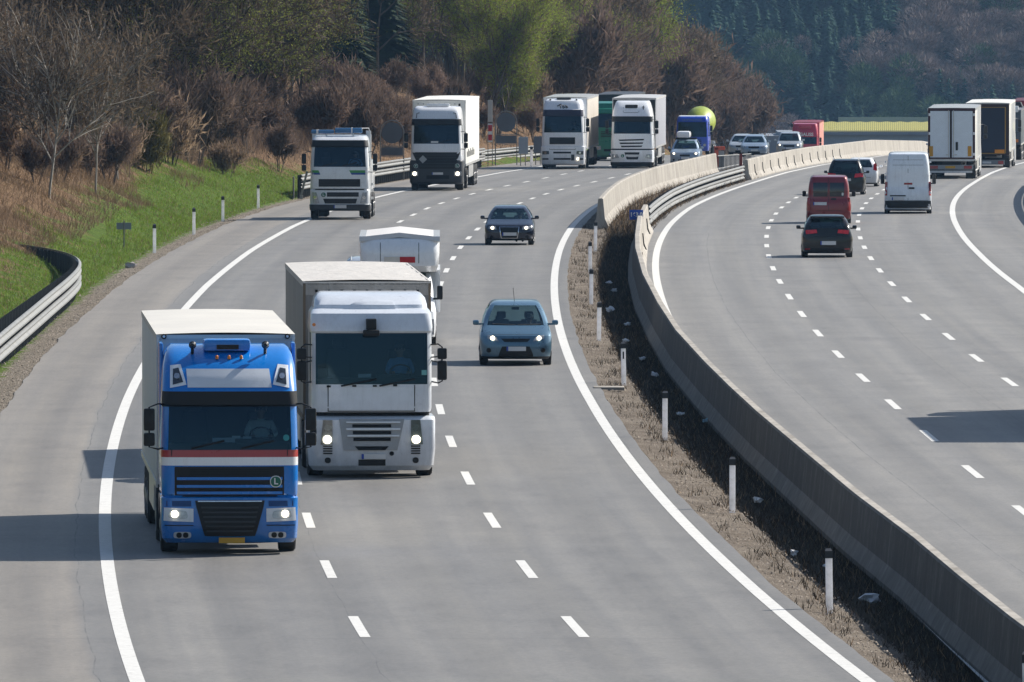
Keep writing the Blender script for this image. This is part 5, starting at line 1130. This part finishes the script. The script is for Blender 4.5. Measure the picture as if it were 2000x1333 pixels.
for c in [c for o in bpy.data.objects if o.name.startswith('delineator_post') and abs(o.location.y-313) > 1 for c in o.children]:
    if c.name.startswith('slot'): bpy.data.objects.remove(c)
# black gate fence in the median gap
k = empty('median_fence', (11.3, 694, zr(694)), 0, 'black vertical bar fence filling the gap between the two beige walls', 'fence')
fx = lambda t: (2.1*t, 14*t, zr(694+14*t)-zr(694))
for i in range(27):
    x, y, z = fx(i/26); MB().box(x-.018, x+.018, y-.02, y+.02, z+.05, z+.95).build('bar', DK, k, 0)
MB().tube([(fx(0)[0], fx(0)[1], .97), (fx(1)[0], fx(1)[1], fx(1)[2]+.97)], .035).build('top_rail', M_GALV, k); MB().tube([(fx(0)[0], fx(0)[1]+.05, .12), (fx(1)[0], fx(1)[1]+.05, fx(1)[2]+.12)], .03).build('bottom_rail', DK, k)
k = empty('red_post', (12.55, 692, zr(692)), 0, 'rust red post standing in front of the black median fence', 'post'); MB().box(-.08, .08, -.05, .05, 0, 1.15, 0, .015).build('shaft', mat('rust_red', (.35, .05, .03), .6), k); MB().box(-.16, .16, -.06, .06, 1.12, 1.18).build('cap', DK, k, 0)
k = empty('orange_barrier', (12.1, 735, zr(735)-.75), 0, 'orange and grey road works stand behind the end of the beige wall', 'road works stand'); MB().box(-.3, -.08, -.1, .1, 0, 1.9, 0, .02).build('orange_panel', mat('works_orange', (.6, .1, .05), .6), k); MB().box(-.05, .25, -.08, .08, 0, 1.7, 0, .02).build('grey_panel', mat('works_grey', (.3, .3, .3), .6), k); MB().box(-.32, .3, -.1, .1, 1.75, 1.95, 0, .02).build('top_board', MC['works_orange'], k)
k = empty('warning_light', (11.05, 692, zr(692)), 0, 'small pale round warning light on a post at the end of the beige wall', 'lamp'); MB().tube([(0, 0, 0), (0, 0, 1.55)], .05).build('pole', M_GALV, k); MB().lathe([(-.09, .06), (-.06, .1), (.06, .1), (.09, .06)], 14, c=(0, 0, 1.7), axis='y').build('lamp_head', WHS, k)
# litter
def crumple(x, y, s, label, c, name='litter'):
    bm = bmesh.new(); bmesh.ops.create_icosphere(bm, subdivisions=2, radius=1)
    for v in bm.verts: v.co = Vector((v.co.x*s*1.8, v.co.y*s, v.co.z*s*.9))*(1+1.3*noise.noise(v.co*2.6+Vector((x, y, 0)))) + Vector((0, 0, s*.4))
    me = bpy.data.meshes.new(name); bm.to_mesh(me); bm.free(); me.materials.append(c); o = bpy.data.objects.new(name, me); COL.objects.link(o); o.location = (x, y, zr(y)+.0); o.rotation_euler = (0, 0, random.uniform(-1, 1)); tag(o, label, 'litter')
LW = mat('litter_white', (.75, .77, .8), .6)
crumple(6.05, 213, .1, 'crumpled white plastic bag at the foot of the barrier near the bottom', LW, 'plastic_bag'); crumple(4.85, 249, .06, 'small white scrap right of the second median post', LW); crumple(4.45, 288, .05, 'bluish scrap lying in the shade of the barrier', mat('litter_blue', (.3, .5, .6), .6))
crumple(5.1, 228.5, .05, 'tiny white scrap on the gravel left of the shaded strip', LW)
for x, y, s in ((3.1, 345, .05), (3.3, 360, .05), (2.9, 374, .07), (3.4, 330, .05), (3.6, 318, .06), (3.2, 395, .05), (3.9, 292, .05), (3.1, 404, .05), (5.6, 224, .04)): crumple(x, y, s, 'pale scrap lying in the shaded strip beside the barrier', LW); 
for o in bpy.data.objects:
    if o.get('label') == 'pale scrap lying in the shaded strip beside the barrier': o['group'] = 'scraps in the median'
k = empty('drain_cover', (2.35, 309, zr(309)), 0, 'pale concrete drain slab on the gravel left of the post with the slot', 'drain slab'); MB().box(-.35, .4, -.4, .5, -.05, .03, 0, .01).build('slab', M_CONC, k)
o = crumple(-12.9, 427, .1, 'pale stone lying at the edge of the grass near the gravel', mat('stone_pale', (.45, .4, .38), .9), 'stone')
# bridge
bz = -13.1; k = empty('road_bridge', (33.5, 1400, bz), 0, 'distant road bridge with pale yellow railing crossing above the carriageways', 'bridge')
CB = mat('bridge_concrete', (.22, .25, .3), .8, dirt=.25, scale=.3); 
def yellow_screen():
    k_ = N('bridge_yellow'); tl = k_.n('BsdfTranslucent'); tl.inputs[0].default_value = (.85, .82, .5, 1); mx = k_.n('MixShader'); mx.inputs[0].default_value = .75; k_.b.inputs['Base Color'].default_value = (.6, .58, .38, 1)
    k_.l(k_.b.outputs[0], mx.inputs[1]); k_.l(tl.outputs[0], mx.inputs[2]); k_.l(mx.outputs[0], k_.out.inputs[0]); return k_.m
YB = yellow_screen()
MB().box(-4, 75, 0, 12, -.35, 0).build('deck', CB, k, 0); MB().box(-4, 75, .8, 11, -1.5, -.35).build('girder', mat('girder_blue_grey', (.3, .36, .44), .7), k, 0)
m = MB()
for i in range(330): x = i*.22; m.box(x-.09, x+.09, 0, .02, .0, 1.12 + .04*sin(i*.9))
m.box(0, 73, .02, .06, .05, .15); m.build('railing', YB, k, 0); m = MB(); m.box(3, 73, 11.9, 11.95, .1, 1.45); m.build('far_railing', mat('rail_far', (.35, .4, .3), .7), k, 0)
for x in (12, 38, 60): MB().box(x-.5, x+.5, 3, 9, -9, -1.5).build('pier', CB, k, 0)
MB().box(-8, -2, -2, 14, -9, -.4).build('abutment', CB, k, 0)
# ================================================================ vegetation
def leafmat(name, c1, c2, rough=.8, trans=.25):
    k = N(name); P = k.n('NewGeometry'); oi = k.n('ObjectInfo')
    f = k.noise(1.3, 3, P.outputs['Position'], .6)
    a = k.ramp(f, [(.3, c1), (.7, c2)]); v = k.math('MULTIPLY_ADD', P.outputs['Random Per Island'], .5, .72)
    a = k.mix(1., a, v, 'MULTIPLY'); w_ = k.math('MULTIPLY_ADD', oi.outputs['Random'], .45, .78); a = k.mix(1., a, w_, 'MULTIPLY')
    k.l(a, k.b.inputs['Base Color']); k.b.inputs['Roughness'].default_value = rough; k.b.inputs['Specular IOR Level'].default_value = .15
    if trans:
        tl = k.n('BsdfTranslucent'); k.l(a, tl.inputs[0]); mx = k.n('MixShader'); mx.inputs[0].default_value = trans
        k.l(k.b.outputs[0], mx.inputs[1]); k.l(tl.outputs[0], mx.inputs[2]); k.l(mx.outputs[0], k.out.inputs[0])
    return k.m
BARK = leafmat('bark_grey', (.07, .055, .045), (.15, .125, .105), trans=0); BARKP = leafmat('bark_pale', (.22, .2, .17), (.4, .37, .33), trans=0); BARKD = leafmat('bark_dark', (.025, .02, .016), (.06, .048, .04), trans=0)
TW_BR = leafmat('twig_brown', (.065, .05, .034), (.22, .165, .115), trans=.38); TW_RED = leafmat('twig_reddish', (.085, .06, .044), (.235, .165, .13), trans=.34); TW_DK = leafmat('twig_dark', (.04, .032, .024), (.12, .09, .065), trans=.25)
TW_TAN = leafmat('twig_tan', (.17, .12, .08), (.36, .26, .18), trans=.38)
LF_YG = leafmat('bud_yellow_green', (.15, .2, .022), (.3, .36, .055), trans=.4); LF_OL = leafmat('bud_olive', (.1, .125, .025), (.24, .25, .06), trans=.35); LF_DG = leafmat('needle_dark', (.012, .025, .012), (.03, .055, .022), trans=.1)
LF_BR = leafmat('dry_leaf', (.14, .08, .045), (.27, .17, .09), trans=.2); LF_GO = leafmat('broom_green', (.1, .09, .028), (.2, .165, .055), trans=.2)
def rvec(): v = rng.normal(size=3); return v/np.linalg.norm(v)
class Tree:
    def __init__(s): s.mb = MB(); s.tips = []
    def limb(s, p, d, L, r, lev, maxlev, up=.25, nch=4, spread=.7, n=5, crook=.16):
        segs = 5 if lev == 0 else 4; pts = [p]; rs = [r]; q = p.copy(); dd = d.copy()
        for i in range(segs):
            dd = dd + rvec()*crook*(1 if lev else .5) + np.array([0, 0, up*.18]); dd /= np.linalg.norm(dd); q = q + dd*L/segs; pts.append(q.copy()); rs.append(r*(1-.75*(i+1)/segs)+.006)
        s.mb.tube(pts, rs, n, cap=False)
        if lev >= maxlev: s.tips += [(pts[k], dd.copy()) for k in range(2, len(pts))]; return
        for c in range(nch):
            t = rng.uniform(.35 if lev == 0 else .25, 1.); k = min(int(t*segs), segs-1); b = pts[k]*(1-(t*segs-k)) + pts[k+1]*(t*segs-k)
            s_ = np.cross(dd, rvec()); s_ /= np.linalg.norm(s_); nd = dd*(1-spread*.5) + s_*spread + np.array([0, 0, up]); nd /= np.linalg.norm(nd)
            s.limb(b, nd, L*rng.uniform(.45, .7), r*.48, lev+1, maxlev, up, nch, spread, 4 if lev == 0 else 3, crook)
        s.tips.append((pts[-1], dd.copy()))
def twigs(tips, per, L, w, spread=.8, up=.3, pos=.3):
    n = len(tips)*per; P = np.repeat(np.array([t[0] for t in tips]), per, 0) + rng.normal(size=(n, 3))*pos; D = np.repeat(np.array([t[1] for t in tips]), per, 0) + rng.normal(size=(n, 3))*spread + [0, 0, up]
    D /= np.linalg.norm(D, axis=1)[:, None]; Ls = rng.uniform(.5, 1.2, n)[:, None]*L; S_ = np.cross(D, rng.normal(size=(n, 3))); S_ /= np.linalg.norm(S_, axis=1)[:, None]
    A = P - S_*w/2; B = P + S_*w/2; C = P + D*Ls*.55 + S_*w*.35 + rng.normal(size=(n, 3))*L*.06; E_ = P + D*Ls
    V = np.stack([A, B, C, E_], 1).reshape(-1, 3); i = np.arange(n)*4; return V, np.concatenate([np.stack([i, i+1, i+2], 1), np.stack([i, i+2, i+3], 1)])
def leaves(tips, per, size, pos, flat=0):
    n = len(tips)*per; P = np.repeat(np.array([t[0] for t in tips]), per, 0) + rng.normal(size=(n, 3))*pos
    a = rng.normal(size=(n, 3)); a /= np.linalg.norm(a, axis=1)[:, None]; b = np.cross(a, rng.normal(size=(n, 3))); b /= np.linalg.norm(b, axis=1)[:, None]
    sz = rng.uniform(.6, 1.3, n)[:, None]*size; V = np.stack([P - a*sz, P + b*sz*.6, P + a*sz*.9 - b*sz*.3], 1).reshape(-1, 3); return V, np.arange(n*3).reshape(-1, 3)
def join(parts):
    V = []; F = []; M_ = []; b = 0
    for (v, f), m in parts: V.append(v); F.append(f+b); M_.append(np.full(len(f), m)); b += len(v)
    return np.concatenate(V), np.concatenate(F), np.concatenate(M_)
PROTO = {}
def make_tree(kind, H, maxlev=2, nch=6, bark=BARK, tw=TW_BR, lf=None, per=14, tl=.8, tw_w=.022, lper=0, lsize=.06, lpos=.5, up=.3, spread=.75, stems=1, r0=.14, hide=True, clear=.0):
    t = Tree(); 
    for s_ in range(stems):
        a = rng.uniform(0, 6.3); d = np.array([cos(a)*.12*(stems > 1)*3, sin(a)*.12*(stems > 1)*3, 1.]); d /= np.linalg.norm(d); t.limb(np.array([cos(a)*.2*(stems > 1), sin(a)*.2*(stems > 1), -.3]), d, H*rng.uniform(.75, .9), r0, 0, maxlev, up, nch, spread)
    root = empty(kind, (0, -500, 0)); t.mb.build('trunk', bark, root, 60, fix=False)
    parts = [(twigs(t.tips, per, tl, tw_w, up=up), 0)]; ms = [tw]
    if lper: parts.append((leaves(t.tips, lper, lsize, lpos), 1)); ms.append(lf)
    V, F, fm = join(parts); npmesh('crown', V, F, ms, root, fm); PROTO.setdefault(kind, []).append(root); return root
for _ in range(2): make_tree('budding_tree', 9, 3, 5, BARK, TW_BR, LF_YG, 4, .8, .02, 30, .085, .5, r0=.15, stems=2)
for _ in range(2): make_tree('olive_tree', 9, 3, 5, BARKD, TW_DK, LF_OL, 6, .8, .022, 13, .08, .55, r0=.17, stems=2)
for _ in range(3): make_tree('bare_tree', 9, 3, 5, BARK, TW_BR, LF_BR, 9, .9, .02, 1, .05, .5, r0=.15, spread=.8)
for _ in range(2): make_tree('dark_tree', 10, 3, 5, BARKD, TW_DK, LF_DG, 12, 1., .028, 6, .09, .6, r0=.2, up=.15)
for _ in range(2): make_tree('young_bare_tree', 4.6, 2, 14, BARKP, TW_BR, LF_BR, 5, .5, .011, up=.3, spread=.75, r0=.05)
for _ in range(3): make_tree('reddish_shrub', 3.6, 2, 5, BARK, TW_RED, LF_BR, 11, .8, .02, 1, .04, .3, up=.5, stems=5, r0=.04, spread=.6)
for _ in range(2): make_tree('tan_shrub', 2.2, 1, 6, BARK, TW_TAN, LF_BR, 26, .7, .014, 2, .04, .3, up=.5, stems=6, r0=.025, spread=.6)
make_tree('broom_bush', 2.0, 1, 6, BARK, LF_GO, None, 60, .8, .014, up=1.0, stems=6, r0=.02, spread=.4)
def conifer_geo(H, lev=15, rad=2.2, per=16):
    V = []; F = []
    for i in range(lev):
        t = i/lev; z = H*(.08+.92*t); r = rad*(1-t)**.85 + .15
        for k_ in range(per):
            a = rng.uniform(0, 2*pi); rr = r*rng.uniform(.6, 1.12); w_ = rng.uniform(.35, .6)*(1.2-t); c, s_ = cos(a), sin(a); dz = -rr*rng.uniform(.15, .45); b = len(V); zz = z + rng.uniform(-.3, .3)
            V += [(0, 0, zz+.25), (c*rr*.55 - s_*w_, s_*rr*.55 + c*w_, zz+dz*.4), (c*rr, s_*rr, zz+dz), (c*rr*.55 + s_*w_, s_*rr*.55 - c*w_, zz+dz*.4)]; F += [(b, b+1, b+2), (b, b+2, b+3)]
    return np.array(V), np.array(F)
def make_conifer():
    root = empty('spruce_tree', (0, -500, 0)); V, F = conifer_geo(11, 24, 2.4, 60); npmesh('crown', V, F, LF_DG, root); MB().tube([(0, 0, -.3), (0, 0, 11)], [.2, .02], 6).build('trunk', BARKD, root); PROTO.setdefault('spruce_tree', []).append(root)
for _ in range(2): make_conifer()

CNT = {}
PH = {}
def px_of(X, Y, Z):
    th = math.atan(843.5/24650); z = Z - 11.6; d = Y*cos(th) - z*sin(th); u = Y*sin(th) + z*cos(th); return 1000 + 24650*X/d, 666.5 - 24650*u/d
DESC = {'budding_tree': 'yellow-green budding tree', 'olive_tree': 'olive budding tree', 'bare_tree': 'bare brown woodland tree', 'dark_tree': 'dark dense woodland tree', 'young_bare_tree': 'thin pale bare young tree', 'reddish_shrub': 'bare reddish brown shrub',
        'tan_shrub': 'tan leafless bush', 'broom_bush': 'olive broom bush', 'spruce_tree': 'dark spruce'}
def where(px, py):
    h = ['at the left edge', 'above the curved guardrail', 'above the left verge posts', 'behind the lorry with green stripes', 'behind the white truck with the V grille', 'above the marker signs', 'above the two white trucks', 'behind the blue mixer', 'above the silver cars', 'near the bridge'][int(min(9, max(0, px//165)))]
    return h
def put(kind, X, Y, sc=1., label=None, sink=.1):
    L_ = PROTO[kind]; src = random.choice(L_); z = ground_at(X, Y) - sink
    if src.location.y == -500: o = src
    else: o = copy_tree(src)
    o.location = (X, Y, z); o.rotation_euler = (random.uniform(-.05, .05), random.uniform(-.05, .05), random.uniform(0, 6.28)); o.scale = (sc*random.uniform(.9, 1.1), sc*random.uniform(.9, 1.1), sc*random.uniform(.92, 1.08))
    px, py = px_of(X, Y, z); lb = label or '%s on the slope %s' % (DESC[kind], where(px, py))
    tag(o, lb, 'shrub' if ('shrub' in kind or 'bush' in kind) else 'tree', '%ss %s' % (DESC[kind], where(px, py)) if not label else None); return o
# named single plants on the near bank
for X, Y, s, lb in ((-17.2, 468, 1.15, 'thin pale bare tree on the brown bank above the curved guardrail, leftmost of three'), (-16.4, 497, 1.05, 'slender bare birch in the middle of the brown bank'), (-16.6, 532, 1.1, 'leaning bare young tree at the right end of the brown bank'), (-19.6, 474, 1.1, 'bare young tree cut by the left edge of the photo')): put('young_bare_tree', X, Y, s, lb)
put('broom_bush', -15.9, 545, .8, 'olive green broom bush above the bright grass'); put('tan_shrub', -15.2, 560, 1.0, 'tan dry bush right of the broom bush')
rs = random.Random(11)
def cand(Y0, Y1, t0, t1):
    Y = rs.uniform(Y0, Y1); t = rs.uniform(t0, t1); return LE(Y) - t, Y, t
n = 0; placed = []
def ok(X, Y, sep):
    for a, b in placed:
        if (a-X)**2 + ((b-Y)*.35)**2 < sep*sep: return False
    placed.append((X, Y)); return True
def vis(X, Y, Z, h):
    px, py = px_of(X, Y, Z); _, pt = px_of(X, Y, Z+h); return -150 < px < 2050 and pt < 420 and py > -40
tries = 0
def scatter(num, Yr, tr, kindf, sep, scf):
    c = 0; tr_ = 0
    while c < num and tr_ < num*60:
        tr_ += 1; X, Y, t = cand(*Yr, *tr); z = ground_at(X, Y); px, py = px_of(X, Y, z)
        if not vis(X, Y, z, 9): continue
        kd = kindf(px, py, X, Y, t)
        if kd is None or not ok(X, Y, sep): continue
        put(kd, X, Y, scf(t, Y)); c += 1
    return c
def kf_tree(px, py, X, Y, t):
    r_ = rs.random()
    if px < 250: return 'bare_tree' if r_ < .65 else 'olive_tree'
    if px < 560: return 'olive_tree' if r_ < .5 else ('dark_tree' if r_ < .75 else 'bare_tree')
    if px < 800: return 'dark_tree' if r_ < .4 else ('spruce_tree' if r_ < .6 else 'bare_tree')
    if px < 900: return 'olive_tree' if r_ < .4 else 'bare_tree'
    if px < 1230: return 'budding_tree' if (r_ < .72) else 'bare_tree'
    if px < 1290: return 'budding_tree' if r_ < .3 else 'bare_tree'
    return 'bare_tree'
def kf_shrub(px, py, X, Y, t):
    if px < 330 and py > 330: return None
    return 'reddish_shrub' if rs.random() < .8 else 'tan_shrub'
scatter(24, (540, 720), (6, 15), lambda px, py, X, Y, t: None if not 240 < px < 600 else ('olive_tree' if rs.random() < .75 else 'bare_tree'), 1.3, lambda t, Y: rs.uniform(.7, 1.))
scatter(34, (710, 960), (4.5, 17), lambda px, py, X, Y, t: None if not 870 < px < 1290 else ('budding_tree' if rs.random() < .85 else 'bare_tree'), 1.3, lambda t, Y: rs.uniform(.72, 1.)*np.interp(t, [4, 9], [.75, 1]))
scatter(62, (580, 900), (11, 34), kf_tree, 2.1, lambda t, Y: rs.uniform(.8, 1.15))
scatter(50, (880, 1130), (4.5, 26), kf_tree, 2.0, lambda t, Y: rs.uniform(.8, 1.15)*np.interp(Y, [900, 1050, 1130], [1.1, 1.2, .95]))
scatter(16, (470, 600), (11, 24), lambda px, py, X, Y, t: ('bare_tree' if px < 230 or rs.random() < .4 else 'olive_tree'), 1.8, lambda t, Y: rs.uniform(.6, .95))
scatter(70, (560, 860), (3.0, 9), kf_shrub, .9, lambda t, Y: rs.uniform(.4, .8)*(1. if Y < 720 else .75))
scatter(80, (900, 1280), (2.5, 12), kf_shrub, 1.2, lambda t, Y: rs.uniform(1., 1.9))
scatter(16, (1120, 1300), (3, 10), lambda *a: 'bare_tree', 2., lambda t, Y: rs.uniform(.45, .85))
scatter(85, (450, 640), (5.5, 15), lambda px, py, X, Y, t: ('reddish_shrub' if rs.random() < .55 else 'tan_shrub') if (px < 300 or t > 4.5) else None, .7, lambda t, Y: rs.uniform(.35, .85))
for L_ in PROTO.values():
    for o in L_:
        if o.location.y == -500:
            for c in list(o.children): bpy.data.objects.remove(c)
            bpy.data.objects.remove(o)

# ---- undergrowth, grass, weeds: uncountable, one object each
def blades(name, pts, h, w, mats, lean=.35, fm=None):
    P = np.array(pts); n = len(P); a = rng.uniform(0, 2*pi, n); hh = rng.uniform(.5, 1.3, n)*(h if np.isscalar(h) else np.array(h)); ww = w*rng.uniform(.7, 1.4, n)
    L_ = rng.normal(size=(n, 2))*lean*hh[:, None]; A = P + np.stack([np.cos(a)*ww, np.sin(a)*ww, np.zeros(n)], 1); B = P - np.stack([np.cos(a)*ww, np.sin(a)*ww, np.zeros(n)], 1)
    T_ = P + np.concatenate([L_, hh[:, None]], 1); V = np.stack([A, B, T_], 1).reshape(-1, 3); o = npmesh(name, V, np.arange(3*n).reshape(-1, 3), mats, fm=fm if fm is not None else np.zeros(n)); return tag(o, kind='stuff')
def spread(num, Y0, Y1, t0, t1, cond=None, dens=True):
    out = []; 
    while len(out) < num:
        Y = Y0 + (Y1-Y0)*random.random(); t = t0 + (t1-t0)*random.random(); X = LE(Y) - t
        if cond and not cond(X, Y, t): continue
        out.append((X, Y, ground_at(X, Y)-.03))
    return out
G_GR = leafmat('grass_green', (.09, .16, .015), (.24, .33, .05), trans=.3); G_DRY = leafmat('grass_dry', (.14, .09, .05), (.33, .23, .14), trans=.25); G_DARK = leafmat('weed_dark', (.018, .013, .008), (.06, .042, .026), trans=.1)
gz = lambda X, Y: noise.noise(Vector((X*.35, Y*.05, 7)))
blades('grass', spread(50000, 300, 660, .9, 6.5, lambda X, Y, t: t + gz(X, Y)*4 < np.interp(Y, [430, 540, 570, 650], [3.8, 5.4, 5.4, 1.8]) and X*24650/Y > -1020), .13, .012, [G_GR, G_DRY], .5, fm=(rng.random(50000) < .16).astype(int)); 
blades('dry_grass', spread(45000, 400, 640, 3.2, 20, lambda X, Y, t: t + gz(X, Y)*4 > np.interp(Y, [430, 540], [3.2, 4.6]) and X*24650/Y > -1100), .32, .012, [G_DRY], .5)
blades('undergrowth', spread(45000, 600, 1280, 3., 26, lambda X, Y, t: X*24650/Y > -1050), .8, .012, [TW_BR, TW_TAN], .4, fm=(rng.random(45000) < .25).astype(int))
blades('woodland_twigs', spread(26000, 520, 1000, 9, 34, lambda X, Y, t: X*24650/Y > -1050), 1.3, .016, [TW_DK], .4)
blades('brushwood', spread(16000, 535, 720, 4.2, 9, lambda X, Y, t: t + gz(X, Y)*2 > np.interp(Y, [540, 640], [5.2, 4.2])), 1.15, .011, [TW_TAN, TW_RED], .38, fm=(rng.random(16000) < .5).astype(int))
mp = []; 
while len(mp) < 30000:
    Y = random.uniform(170, 500); li = LI(Y); b = BX(Y) - .3; w_ = b - li; q = random.random()**.62
    X = li + w_*q
    if q < .45 and noise.noise(Vector((X*2, Y*.3, 2))) < .12: continue
    mp.append((X, Y, zr(Y) - (.08 if q > .3 else .03)))
blades('median_weeds', mp, np.array([.15 if (m_[1] > 0) else 0 for m_ in mp]), .007, [G_DARK, G_DRY], .45, fm=(rng.random(len(mp)) < .09).astype(int))
mp = []
while len(mp) < 6000:
    Y = random.uniform(486, 680); li = max(W1(Y)+.3, 0); X = random.uniform(li, RX(Y)-.5); mp.append((X, Y, zr(Y)-.02))
blades('median_brush', mp, .35, .01, [G_DARK, G_DRY], .5, fm=(rng.random(len(mp)) < .4).astype(int))

def stones(name, pts, s0, s1, m_):
    P = np.array(pts); n = len(P); s = rng.uniform(s0, s1, n)[:, None, None]; T = np.array([[1, 0, 0], [-.6, .9, 0], [-.5, -.8, 0], [.1, .1, .8]]) + rng.normal(size=(n, 4, 3))*.25
    V = (T*s + P[:, None, :]).reshape(-1, 3); i = np.arange(n)*4; F = np.concatenate([np.stack(q, 1) for q in ((i, i+1, i+3), (i+1, i+2, i+3), (i+2, i, i+3))]); return tag(npmesh(name, V, F, m_), kind='stuff')
STN = leafmat('stone_bits', (.12, .1, .08), (.36, .31, .26), trans=0)
sp = []
for _ in range(9000): Y = random.uniform(185, 500); li = LI(Y); w_ = (BX(Y)-.3-li)*.5; sp.append((li + w_*random.random(), Y, zr(Y)-.04))
for _ in range(9000): Y = random.uniform(270, 640); t = abs(random.gauss(0, .45)) - .1; sp.append((LE(Y)-t, Y, zr(Y)-.02))
stones('gravel', sp, .01, .032, STN)
# ---- far wooded hill
hz = lambda X, Y: -47 + .52*max(0, Y-2250) + 6*noise.noise(Vector((X*.012, Y*.012, 1)))
V = []; F = []; xs = np.arange(-260, 420, 12.); ys = np.arange(2200, 2560, 12.)
for y in ys:
    for x in xs: V.append((x, y, hz(x, y)))
nx = len(xs)
for j in range(len(ys)-1):
    for i in range(nx-1): F.append((j*nx+i, j*nx+i+1, (j+1)*nx+i+1, (j+1)*nx+i))
tag(npmesh('hill', V, F, veg('hill_ground', [(.3, (.012,.016,.01)), (.7, (.04,.04,.025))], .05, .5, 1), smooth=True), kind='structure')
CF = [conifer_geo(12, 13, 2.9, 22) for _ in range(4)]
def far_decid():
    n_ = 700; P = rng.normal(size=(n_, 3)); P /= np.linalg.norm(P, axis=1)[:, None]; P *= rng.uniform(.35, 1, n_)[:, None]**.5; C_ = P*[3., 3., 4.2] + [0, 0, 7]; D = P + rng.normal(size=(n_, 3))*.4 + [0, 0, .6]; D /= np.linalg.norm(D, axis=1)[:, None]
    S_ = np.cross(D, rng.normal(size=(n_, 3))); S_ /= np.linalg.norm(S_, axis=1)[:, None]; V_ = np.stack([C_-S_*.09, C_+S_*.09, C_+D*1.3], 1).reshape(-1, 3); return V_, np.arange(3*n_).reshape(-1, 3)
DF = [far_decid() for _ in range(3)]
FC = leafmat('far_needles', (.01, .034, .026), (.04, .1, .065), trans=0); FD = leafmat('far_twigs', (.15, .115, .1), (.32, .25, .22), trans=0); FG = leafmat('far_leaves', (.035, .075, .035), (.1, .15, .06), trans=0)
parts = []; 
for _ in range(4200):
    x = random.uniform(-70, 190); y = random.uniform(2250, 2385); cl = noise.noise(Vector((x*.03, y*.035, 4)))
    dec = cl > .2 if random.random() < .85 else random.random() < .3
    grn = (not dec) and noise.noise(Vector((x*.05, y*.06, 9))) > .05; (v, f) = random.choice(DF if (dec or grn) else CF); s_ = random.uniform(.42, .8); a = random.uniform(0, 6.28); c, sn = cos(a), sin(a)
    v2 = v @ np.array([[c, sn, 0], [-sn, c, 0], [0, 0, 1]])*s_*[1.35, 1.35, 1] + [x, y, hz(x, y)-.5]; parts.append(((v2, f), 1 if dec else (2 if grn else 0)))
V, F, fm = join(parts); tag(npmesh('far_forest', V, F, [FC, FD, FG], fm=fm), kind='stuff')

# ---- air
k = N('haze_air'); k.t.nodes.remove(k.b); pv = k.n('VolumePrincipled'); pv.inputs['Density'].default_value = 5.2e-5; pv.inputs['Color'].default_value = (.36, .64, 1, 1); k.l(pv.outputs[0], k.out.inputs['Volume'])
tag(MB().box(-900, 1000, -60, 2700, -75, 195).build('haze', k.m, smooth=0), kind='stuff')
bpy.data.objects.remove(bpy.data.objects['tmp']) if 'tmp' in bpy.data.objects else None
